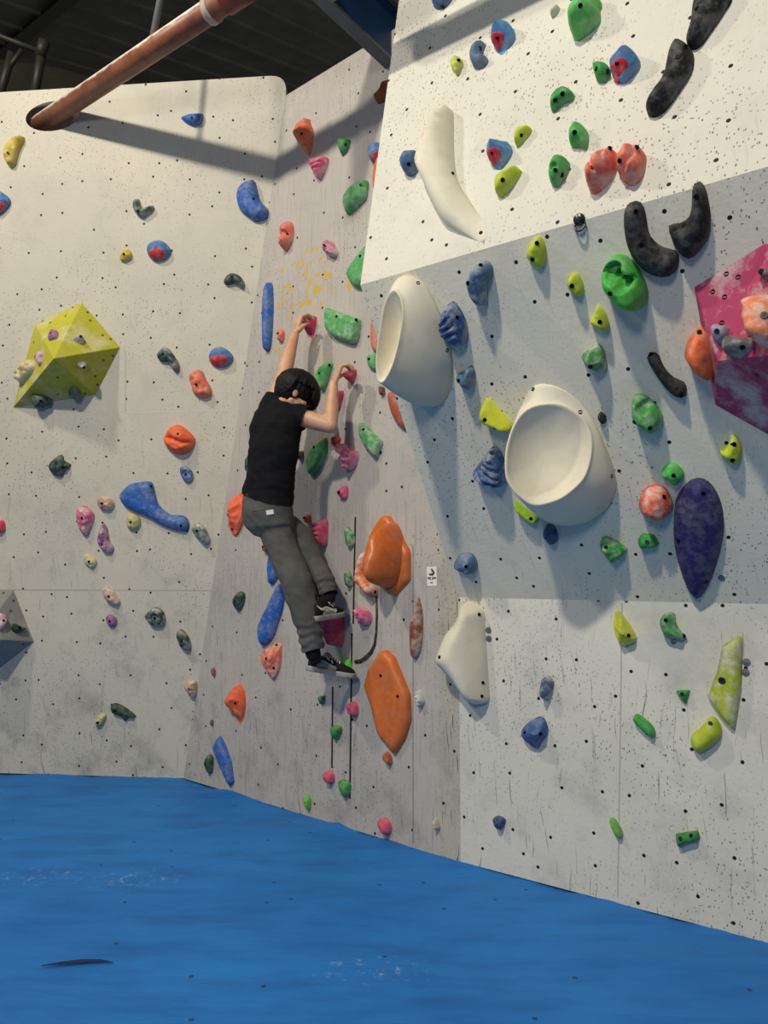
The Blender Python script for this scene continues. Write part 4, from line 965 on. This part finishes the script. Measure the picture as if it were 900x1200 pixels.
# ------------------------------------------------------------------ the climber
q = WM.px
PROOT = V(q(330, 590, .38))
def capsule(bm, p0, r0, p1, r1, seg=20):
    """tapered limb with round ends"""
    d = p1 - p0; L = d.length; d = d.normalized()
    pts = [p0 - d * r0 * .98, p0 - d * r0 * .8, p0 - d * r0 * .45, p0, p0.lerp(p1, .33), p0.lerp(p1, .67), p1, p1 + d * r1 * .45, p1 + d * r1 * .8, p1 + d * r1 * .98]
    m1, m2 = r0 + (r1 - r0) * .33, r0 + (r1 - r0) * .67
    tube(bm, pts, [r0 * .2, r0 * .6, r0 * .89, r0, m1, m2, r1, r1 * .89, r1 * .6, r1 * .2], seg)
def chain(bm, pts, rad, seg=20):
    for i in range(len(pts) - 1): capsule(bm, pts[i], rad[i], pts[i + 1], rad[i + 1], seg)
def ellipsoid(bm, c, ax, ay, az, seg=24):
    r = bmesh.ops.create_uvsphere(bm, u_segments=seg, v_segments=seg // 2, radius=1)
    m = Matrix((ax, ay, az)).transposed()
    for v in r['verts']: v.co = c + m @ v.co
def loft(bm, secs, s, seg=28):
    """closed loft of elliptical cross-sections (centre, half width, half depth) with width axis s"""
    rings = []; n = len(secs)
    for i, (c, a, b) in enumerate(secs):
        t = (secs[min(i + 1, n - 1)][0] - secs[max(i - 1, 0)][0]).normalized()
        x = (s - t * s.dot(t)).normalized(); y = t.cross(x)
        rings.append([bm.verts.new(c + x * a * math.cos(k * 2 * math.pi / seg) + y * b * math.sin(k * 2 * math.pi / seg)) for k in range(seg)])
    for r0, r1 in zip(rings, rings[1:]):
        for k in range(seg): bm.faces.new((r0[k], r0[(k + 1) % seg], r1[(k + 1) % seg], r1[k]))
    bm.faces.new(rings[0][::-1]); bm.faces.new(rings[-1])
def skin(name, bm, voxel, smooth, mat, parent=None, disp=None, cut=None):
    """melt overlapping closed shapes into one continuous surface"""
    bmesh.ops.recalc_face_normals(bm, faces=bm.faces[:])
    me = bpy.data.meshes.new('t'); bm.to_mesh(me); bm.free()
    o = bpy.data.objects.new('t', me); COL.objects.link(o)
    m = o.modifiers.new('r', 'REMESH'); m.mode = 'VOXEL'; m.voxel_size = voxel
    if smooth: m2 = o.modifiers.new('s', 'SMOOTH'); m2.factor = .5; m2.iterations = smooth
    bpy.context.view_layer.update()
    r = bpy.data.meshes.new_from_object(o.evaluated_get(bpy.context.evaluated_depsgraph_get()))
    bpy.data.objects.remove(o)
    b2 = bmesh.new(); b2.from_mesh(r); bpy.data.meshes.remove(r)
    if cut:
        for co, no in cut:
            bmesh.ops.bisect_plane(b2, geom=b2.verts[:] + b2.edges[:] + b2.faces[:], plane_co=co, plane_no=no, clear_outer=True)
    if disp:
        b2.normal_update()
        mv = [(v, v.normal * disp(v.co, v.normal)) for v in b2.verts]
        for v, d in mv: v.co += d
    if cut:   # turn the hems in so the cloth has an edge
        bnd = [e for e in b2.edges if len(e.link_faces) == 1]
        r = bmesh.ops.extrude_edge_only(b2, edges=bnd)
        for g in r['geom']:
            if isinstance(g, bmesh.types.BMVert): g.co -= g.normal * .0
    for v in b2.verts: v.co -= PROOT
    return from_bm(name, b2, mat, parent, True, None if parent else Matrix.Translation(PROOT))

SB = V((.80, -.60, 0)).normalized()          # his right-hand side
FB = V((.60, .80, 0)).normalized()           # the way his chest faces
IN = -WM.n                                   # into the wall
ZZ = V((0, 0, 1))
# joints
SHR, ELR, WRR = q(339, 485, .37), q(387, 499, .25), q(391, 450, .20)
SHL, ELL, WRL = q(319, 479, .42), q(332.5, 440, .36), q(346, 391, .21)
KNR, KNL = q(398.5, 429.5, .18), q(351, 372, .185)          # knuckle rows
HIPR, KNER, ANKR = q(322, 612, .38), q(350, 686, .36), q(367, 762, .33)
HIPL, KNEL, ANKL = q(309, 608, .42), q(352, 630, .20), q(385, 702, .20)
HC = q(346, 464, .34)                        # centre of the head
hf = (RT * .84 + V((0, .26, 0)) - ZZ * .60).normalized(); hu = (ZZ * .80 + RT * .46 + V((0, .25, 0))); hu = (hu - hf * hu.dot(hf)).normalized(); hr = hf.cross(hu).normalized()
NECK = q(328, 471, .39)

bm = bmesh.new()
# torso, hips and legs under the clothes
loft(bm, [(q(318, 622, .39), .09, .07), (q(315, 604, .40), .125, .09), (q(314, 580, .40), .12, .085), (q(318, 552, .41), .125, .09), (q(322, 522, .42), .132, .092),
          (q(325, 498, .41), .138, .092), (q(327, 484, .395), .115, .07), (q(328, 475, .39), .06, .055)], SB)
chain(bm, [NECK, HC - hu * .07 - hf * .03], [.058, .052])
chain(bm, [HIPR, KNER, ANKR], [.064, .050, .038]); chain(bm, [HIPL, KNEL, ANKL], [.064, .050, .038])
for s, (sh, el, wr) in ((1, (SHR, ELR, WRR)), (-1, (SHL, ELL, WRL))):
    mid = sh.lerp(el, .45); fm = el.lerp(wr, .3)
    chain(bm, [sh, mid, el.lerp(sh, .08), el], [.060, .053, .047, .044])
    chain(bm, [el, fm, el.lerp(wr, .7), wr], [.042, .044, .033, .026])
# head: skull, face, jaw, nose, brow, lips, ears
ellipsoid(bm, HC + hu * .030 - hf * .008, hf * .096, hr * .075, hu * .090)
ellipsoid(bm, HC + hf * .026 - hu * .045, hf * .068, hr * .066, hu * .078)
capsule(bm, HC + hf * .068 - hu * .098, .022, HC + hf * .058 - hu * .085, .03)
for s in (1, -1):
    capsule(bm, HC + hf * .062 - hu * .094 + hr * .012 * s, .02, HC - hf * .005 - hu * .062 + hr * .053 * s, .02)
    capsule(bm, HC + hf * .082 + hu * .022 + hr * .014 * s, .010, HC + hf * .072 + hu * .020 + hr * .042 * s, .010)
    capsule(bm, HC + hf * .066 - hu * .024 + hr * .040 * s, .018, HC + hf * .055 - hu * .03 + hr * .048 * s, .016)
    e = HC + hr * .076 * s - hf * .012 - hu * .012
    e += hr * .004 * s - hu * .004
    ellipsoid(bm, e, hf * .017, hr * .009 + hf * -.004 * s, hu * .030 - hf * .006)
capsule(bm, HC + hf * .088 + hu * .006, .009, HC + hf * .110 - hu * .030, .011)
for s in (1, -1): capsule(bm, HC + hf * .100 - hu * .034 + hr * .009 * s, .008, HC + hf * .09 - hu * .033 + hr * .012 * s, .008)
capsule(bm, HC + hf * .089 - hu * .056 + hr * .016, .007, HC + hf * .089 - hu * .056 - hr * .016, .007)
capsule(bm, HC + hf * .087 - hu * .067 + hr * .013, .008, HC + hf * .087 - hu * .067 - hr * .013, .008)
# hands
def hand(bm, W, K, side, grip, curls, roll=0.0, spread=.0195):
    d = (K - W).normalized(); p = (grip - d * grip.dot(d)).normalized()
    s = d.cross(p) * side; s.normalize()                     # from the index finger towards the little finger
    for k in range(4):
        o = (k - 1.5)
        capsule(bm, W + s * o * .009, .017, K + s * o * spread - d * .004, .0125, 12)
    capsule(bm, W - s * .006, .02, W.lerp(K, .5) - s * .02, .018, 12)
    nails = []
    for k, (ln, r) in enumerate(((1.02, .0104), (1.14, .0106), (1.08, .0102), (.88, .0092))):
        b = K + s * (k - 1.5) * spread; dirn = d.copy(); a = 0; pts = [b]
        for L, c in zip((.043, .027, .022), curls[k]):
            a += c; dirn = d * math.cos(a) + p * math.sin(a) + s * (k - 1.5) * .05
            b = b + dirn.normalized() * L * ln; pts.append(b)
        chain(bm, pts, [r * 1.1, r * 1.02, r * .94, r * .82], 12)
        nails.append((pts[-1], dirn))
    t0 = W + d * .022 - s * .028 + p * .006; t1 = t0 + (d * .85 - s * .2 + p * .42).normalized() * .036; t2 = t1 + (d * .8 + p * .7 + s * .1).normalized() * .030; t3 = t2 + (d * .6 + p * .8 + s * .15).normalized() * .022
    chain(bm, [t0, t1, t2, t3], [.017, .0125, .0108, .0088], 12)
hand(bm, WRR, KNR, -1, (IN * .6 + RT * .75).normalized(), [(.95, .85, .45), (.9, .85, .45), (.9, .8, .45), (.95, .85, .45)])
hand(bm, WRL, KNL, 1, (IN + RT * .35).normalized(), [(.85, .8, .4), (.8, .8, .4), (.8, .8, .4), (.85, .8, .4)])
t = NT('skin'); oc = t.coord('Object')
t.link(t.mix(t.ramp(t.noise(oc, 14, 3), .35, .7), rgb(214, 164, 132), rgb(196, 140, 112)), 'Base Color')
t.b.inputs['Roughness'].default_value = .5; t.b.inputs['Subsurface Weight'].default_value = .08; t.b.inputs['Subsurface Radius'].default_value = (.01, .004, .002)
person = skin('person', bm, .0038, 2, t.m)
tag(person, 'climber in black t-shirt and grey trousers hanging on the middle wall', 'person')
# eyes
for s in (1, -1):
    bm = bmesh.new(); e = HC + hf * .074 + hu * .004 + hr * .030 * s - PROOT
    ellipsoid(bm, e, hf * .011, hr * .013, hu * .0085, 14)
    eo = from_bm('eye', bm, plain('eye_white', (226, 220, 212), .3), person, True)
    bm = bmesh.new(); ellipsoid(bm, e + hf * .0075, hf * .0042, hr * .006, hu * .006, 12); from_bm('iris', bm, plain('iris', (40, 26, 20), .3), eo, True)
# hair
t = NT('black_hair'); oc = t.coord('Object')
t.b.inputs['Base Color'].default_value = rgb(19, 16, 15); t.b.inputs['Roughness'].default_value = .6; t.b.inputs['Specular IOR Level'].default_value = .2
t.link(t.n('Bump', {'Strength': .5, 'Distance': .004, 'Height': t.noise(t.coord('Object', scale=(1, 1, .25)), 120, 3)}).outputs[0], 'Normal')
bm = bmesh.new()
HB = HC + hu * .036 - hf * .010
ellipsoid(bm, HB + hu * .012, hf * .118, hr * .098, hu * .106)
ellipsoid(bm, HB - hf * .034 - hu * .030, hf * .094, hr * .092, hu * .096)
rg = random.Random(5)
for k in range(150):
    az = 2 * math.pi * k / 150 + rg.uniform(-.05, .05)         # 0 = forehead
    fr = math.cos(az)
    end = 2.15 if fr < -.3 else (1.45 if fr < .15 else (1.22 if fr < .62 else 1.66)) ; end += rg.uniform(-.14, .12)
    st = rg.uniform(.15, .8); pts = []
    for j in range(6):
        th = st + (end - st) * j / 5; lift = 1.0 + rg.uniform(0, .02) + (.14 if fr > .35 else .05) * (j / 5) ** 2
        pts.append(HB + (hf * (.126 * math.sin(th) * math.cos(az)) + hr * (.105 * math.sin(th) * math.sin(az)) + hu * (.115 * math.cos(th))) * lift - ZZ * (.012 if fr > .2 else .004) * (j / 5) ** 2)
    chain(bm, pts, [.011, .014, .014, .012, .009, .004], 8)
for k in range(7):
    az = rg.uniform(0, 6.28); p0 = HB + hu * .105 + (hf * math.cos(az) + hr * math.sin(az)) * .03
    capsule(bm, p0, .008, p0 + hu * .012 + (hf * math.cos(az) + hr * math.sin(az)) * .022, .003, 8)
skin('hair', bm, .0042, 1, t.m, person, lambda c, n: .0025 * noise.noise(V((c.dot(hr) * 90, c.dot(hf) * 90, c.dot(hu) * 14))))

# t-shirt
t = NT('black_cotton'); oc = t.coord('Object')
t.b.inputs['Base Color'].default_value = rgb(23, 23, 25); t.b.inputs['Roughness'].default_value = .9; t.b.inputs['Specular IOR Level'].default_value = .15
bm = bmesh.new()
loft(bm, [(q(312.5, 592, .40), .178, .132), (q(314, 580, .40), .174, .13), (q(317.5, 556, .41), .163, .122), (q(321, 527, .42), .168, .124), (q(322.5, 503, .41), .178, .128),
          (q(325.5, 487, .40), .170, .108), (q(328, 479, .395), .130, .094), (q(328.5, 472.5, .39), .082, .076), (q(331, 464, .38), .066, .064)], SB, 36)
chain(bm, [q(328, 486, .40), SHR, SHR.lerp(ELR, .30), SHR.lerp(ELR, .42)], [.08, .082, .074, .072])
chain(bm, [q(322, 482, .41), SHL, SHL.lerp(ELL, .24), SHL.lerp(ELL, .36)], [.08, .080, .070, .067])
def wr_shirt(c, n):
    a, b = c.dot(SB), c.z
    w = noise.noise(V((a * 6 + b * 7, b * 11 - a * 9, c.dot(FB) * 6))) + .5 * noise.noise(V((a * 15 - b * 10, b * 30 + a * 12, 3)))
    return .0085 * w + .004 * noise.noise(V((a * 30, b * 9, 7)))
aR = (ELR - SHR).normalized(); aL = (ELL - SHL).normalized(); bdn = (q(312.5, 592, .40) - q(317.5, 556, .41)).normalized()
def sleeve_cut(b2): pass
shirt = skin('t_shirt', bm, .0075, 3, t.m, person, wr_shirt,
             cut=[(q(313, 583.5, .40), (bdn + SB * -.05).normalized())])
# trim the ends of the sleeves and the neck
b2 = bmesh.new(); b2.from_mesh(shirt.data)
def trim(b2, co, no, reach):
    """cut a sleeve or trouser leg cleanly square to the limb"""
    c = co - PROOT; g = []
    for f in b2.faces:
        d = f.calc_center_median() - c; t = d.dot(no)
        if t > -.03 and (d - no * t).length < reach: g.append(f)
    vs = {v for f in g for v in f.verts}; es = {e for f in g for e in f.edges}
    bmesh.ops.bisect_plane(b2, geom=list(vs) + list(es) + g, plane_co=c, plane_no=no, clear_outer=True)
trim(b2, SHR.lerp(ELR, .41), aR, .098)
trim(b2, SHL.lerp(ELL, .36), aL, .10)
nk = (NECK - q(325, 498, .41)).normalized()
b2.to_mesh(shirt.data); b2.free()
sd = shirt.modifiers.new('cloth', 'SOLIDIFY'); sd.thickness = .004; sd.offset = -1
# trousers
t = NT('grey_cotton'); oc = t.coord('Object')
t.link(t.mix(t.ramp(t.noise(oc, 7, 5, .6), .35, .7), rgb(92, 91, 88), rgb(78, 77, 75)), 'Base Color'); t.b.inputs['Roughness'].default_value = .9; t.b.inputs['Specular IOR Level'].default_value = .15
t.link(t.n('Bump', {'Strength': .3, 'Distance': .003, 'Height': t.noise(oc, 220, 2)}).outputs[0], 'Normal')
bm = bmesh.new()
loft(bm, [(q(315, 628, .385), .10, .09), (q(316, 616, .39), .155, .125), (q(313.5, 602, .395), .170, .135), (q(313, 588, .40), .166, .128), (q(314.5, 576, .40), .155, .12)], SB, 32)
chain(bm, [q(321, 612, .38), q(331, 645, .37), q(349, 684, .365), q(358, 718, .35), q(364, 742, .34), q(367, 757, .335)], [.105, .094, .094, .083, .073, .066], 20)
chain(bm, [q(309, 608, .42), q(338, 622, .27), q(352, 630, .21), q(366, 660, .20), q(379, 681, .20), q(384.5, 694, .20)], [.105, .094, .086, .076, .068, .062], 20)
def wr_tr(c, n):
    w = noise.noise(V((c.x * 9 + c.z * 3, c.y * 9, c.z * 13))) * .007 + .004 * noise.noise(V((c.x * 24, c.y * 24, c.z * 30 + c.x * 14)))
    P_ = c; lo = max(0, 1 - abs((P_ - q(365, 748, .335)).length) / .16); lo2 = max(0, 1 - (P_ - q(383, 688, .2)).length / .15)
    k = noise.noise(V((c.x * 6, c.y * 6, c.z * 42))) + .6 * math.sin(c.z * 120 + 6 * noise.noise(V((c.x * 12, c.y * 12, c.z * 5))))
    kn = max(0, 1 - (P_ - q(340, 665, .36)).length / .2)
    return w + .011 * k * max(lo, lo2) + .006 * kn * noise.noise(V((c.x * 10, c.y * 10, c.z * 26 + c.x * 18)))
aA = (q(367, 757, .335) - q(358, 718, .35)).normalized(); aB = (q(384.5, 694, .20) - q(366, 660, .20)).normalized()
tr = skin('trousers', bm, .0075, 3, t.m, person, wr_tr)
b2 = bmesh.new(); b2.from_mesh(tr.data)
trim(b2, q(368, 762, .335), aA, .13); trim(b2, q(386, 698, .20), aB, .12)
b2.to_mesh(tr.data); b2.free()
sd = tr.modifiers.new('cloth', 'SOLIDIFY'); sd.thickness = .004; sd.offset = -1
tr_tree = BVHTree.FromPolygons([v.co for v in tr.data.vertices], [list(f.vertices) for f in tr.data.polygons])
def on_tr(x, y): return tr_tree.ray_cast(CAM - PROOT, ray(x, y).normalized())
# white pocket label and the pocket welt
bm = bmesh.new(); pts = []
for x, y in ((311.8, 598.2), (320.2, 596.8), (321, 602.2), (312.6, 603.6)):
    l, n = on_tr(x, y)[:2]; pts.append(l + (n if n.dot(ray(x, y)) < 0 else -n) * .0035)
f = [bm.verts.new(p) for p in pts]; bm.faces.new(f); rr = bmesh.ops.extrude_face_region(bm, geom=bm.faces[:])
for g in rr['geom']:
    if isinstance(g, bmesh.types.BMVert): g.co += ray(316, 600).normalized() * -.002
o = from_bm('pocket_label', bm, plain('white_label', (226, 224, 220), .7), tr); o['label'] = 'small white label'
bm = bmesh.new(); pts = []
for x in range(297, 323, 3):
    l, n = on_tr(x, 599 - (x - 297) * .16)[:2]
    if l is not None: pts.append(l)
tube(bm, pts, .0035, 8); from_bm('pocket_welt', bm, t.m, tr, True)

# shoes
sh_blk = plain('shoe_suede', (27, 26, 28), .85, var=.2, vs=40); sh_wht = plain('shoe_sole', (168, 160, 154), .7, var=.25, vs=20)
sh_str = plain('shoe_stripe', (240, 236, 222), .6); sh_crm = plain('shoe_canvas', (240, 230, 206), .8, var=.15, vs=30); sock_m = plain('black_sock', (20, 20, 22), .95)
def shoe(heel, toe, up, ankle, knee, outer):
    x = (toe - heel); L = x.length; x.normalize(); z = (up - x * up.dot(x)).normalized(); y = z.cross(x)
    if outer * y.dot(SB) < 0: y = -y              # y points to the outer side
    T = lambda a, b, c: heel + x * a * L + y * b + z * c - PROOT
    W_ = [(0, .018), (.03, .028), (.12, .034), (.3, .035), (.5, .038), (.68, .046), (.82, .046), (.92, .036), (.98, .020), (1.0, .008)]
    def wid(a):
        for (a0, w0), (a1, w1) in zip(W_, W_[1:]):
            if a <= a1: return w0 + (w1 - w0) * (a - a0) / (a1 - a0)
        return .008
    def hgt(a):
        K_ = [(0, .080), (.08, .090), (.26, .086), (.36, .098), (.5, .088), (.64, .068), (.8, .054), (.93, .042), (1, .026)]
        for (a0, h0), (a1, h1) in zip(K_, K_[1:]):
            if a <= a1: return h0 + (h1 - h0) * (a - a0) / (a1 - a0)
        return .02
    # upper
    bm = bmesh.new(); rings = []
    for i in range(25):
        a = .012 + .976 * i / 24; w = wid(a) * .96; h = hgt(a); r = []
        for k in range(20):
            th = 2 * math.pi * k / 20; cc, ss = math.cos(th), math.sin(th)
            r.append(bm.verts.new(T(a, w * (abs(cc) ** .75) * (1 if cc > 0 else -1) * (1 - .22 * max(0, ss)), .022 + (h - .012) * .5 * (1 + (abs(ss) ** .85) * (1 if ss > 0 else -1)))))
        rings.append(r)
    for r0, r1 in zip(rings, rings[1:]):
        for k in range(20): bm.faces.new((r0[k], r0[(k + 1) % 20], r1[(k + 1) % 20], r1[k]))
    bm.faces.new(rings[0]); bm.faces.new(rings[-1])
    up_o = from_bm('shoe', bm, sh_blk, person, True)
    tree = BVHTree.FromPolygons([v.co for v in up_o.data.vertices], [list(f.vertices) for f in up_o.data.polygons])
    def side(a, c, s, o=.0015):
        p = T(a, .2 * s, c); l, n = tree.ray_cast(p, -y * s)[:2]
        return None if l is None else l + y * s * o
    # sole
    bm = bmesh.new(); prof = [(a / 40, wid(a / 40) + .005) for a in range(41)]
    loop = [(a, w) for a, w in prof] + [(a, -w) for a, w in prof[::-1]]
    lay = []
    for c, k in ((0, .93), (.004, 1.0), (.026, 1.0), (.030, .96)):
        lay.append([bm.verts.new(T(.5 + (a - .5) * (1.035 if k > .95 else 1.0), w * k, c)) for a, w in loop])
    for r0, r1 in zip(lay, lay[1:]):
        for k in range(len(loop)): bm.faces.new((r0[k], r0[(k + 1) % len(loop)], r1[(k + 1) % len(loop)], r1[k]))
    bm.faces.new(lay[0]); bm.faces.new(lay[-1])
    o = from_bm('sole', bm, sh_wht, up_o, True); o['label'] = 'grey white rubber sole'
    # side stripe and cream side panel on both sides
    for s in (1, -1):
        def ribbon(nm, top, bot, mat, off, lab):
            bm = bmesh.new(); A = []; 
            for (a0, c0), (a1, c1) in zip(top, bot):
                p0, p1 = side(a0, c0, s, off), side(a1, c1, s, off)
                if p0 is None or p1 is None: continue
                pm = side((a0 + a1) / 2, (c0 + c1) / 2, s, off) or (p0 + p1) / 2
                A.append([bm.verts.new(p) for p in (p0, pm, p1)])
            for r0, r1 in zip(A, A[1:]):
                for k in range(2): bm.faces.new((r0[k], r0[k + 1], r1[k + 1], r1[k]))
            bmesh.ops.solidify(bm, geom=bm.faces[:], thickness=.0012)
            o = from_bm(nm, bm, mat, up_o, True); o['label'] = lab
        tp = [(.20, .052), (.28, .062), (.36, .060), (.44, .053), (.52, .047), (.58, .043)]
        ribbon('side_panel', tp, [(.20, .034)] + [(a, .031) for a, c in tp[1:]], sh_crm, .0012, 'cream canvas side panel')
        st = [(.05, .086), (.08, .076), (.13, .066), (.20, .066), (.27, .072), (.33, .070), (.40, .063), (.48, .056), (.56, .049), (.62, .044)]
        ribbon('side_stripe', [(a, c + .0065) for a, c in st], [(a, c - .0065) for a, c in st], sh_str, .0026, 'white wavy side stripe')
        st = [(.585, .058), (.59, .050), (.592, .042), (.592, .034), (.59, .028)]
        ribbon('seam_stripe', [(a - .012, c) for a, c in st], [(a + .012, c) for a, c in st], sh_str, .003, 'white upright seam')
    for i in range(5):
        a = .42 + .055 * i; w = wid(a) * .62; pts = []
        for k in range(7):
            f = k / 6 * 2 - 1; p = T(a + .02 * f, w * f, .3); l = tree.ray_cast(p, -z)[0]
            if l is not None: pts.append(l + z * .003)
        if len(pts) > 2:
            bm = bmesh.new(); tube(bm, pts, .0034, 8); o = from_bm('lace', bm, sh_str, up_o, True)
    bm = bmesh.new(); c0 = T(.40, 0, .088)
    for s in (1, -1):
        tube(bm, [c0 + y * .006 * s, c0 + y * .022 * s + z * .014 - x * .01, c0 + y * .040 * s + z * .006, c0 + y * .03 * s - z * .006 + x * .012, c0 + y * .008 * s], .003, 8)
        tube(bm, [c0, c0 + y * .02 * s + x * .02, c0 + y * .04 * s + x * .035 - z * .018], .003, 8)
    o = from_bm('lace_bow', bm, sh_str, up_o, True)
    # tongue and sock
    bm = bmesh.new(); capsule(bm, T(.46, 0, .078), .022, T(.36, 0, .100), .024)
    for v in bm.verts: pass
    from_bm('tongue', bm, plain('shoe_tongue', (120, 112, 108), .85), up_o, True)
    bm = bmesh.new(); chain(bm, [T(.18, 0, .070), ankle - PROOT, ankle - PROOT + (knee - ankle).normalized() * .05], [.027, .043, .046]); from_bm('sock', bm, sock_m, person, True)
TOER, TOEL = q(415.5, 795, .055), q(400, 722, .075)
hx = (q(353.5, 784, .24) - TOER); HEELR = TOER + hx.normalized() * .288
hx = (q(374, 727, .30) - TOEL); HEELL = TOEL + hx.normalized() * .288
shoe(HEELR, TOER, ZZ + RT * .1, q(367, 766, .335), KNER, 1)
shoe(HEELL, TOEL, ZZ, q(385, 700, .20), KNEL, -1)
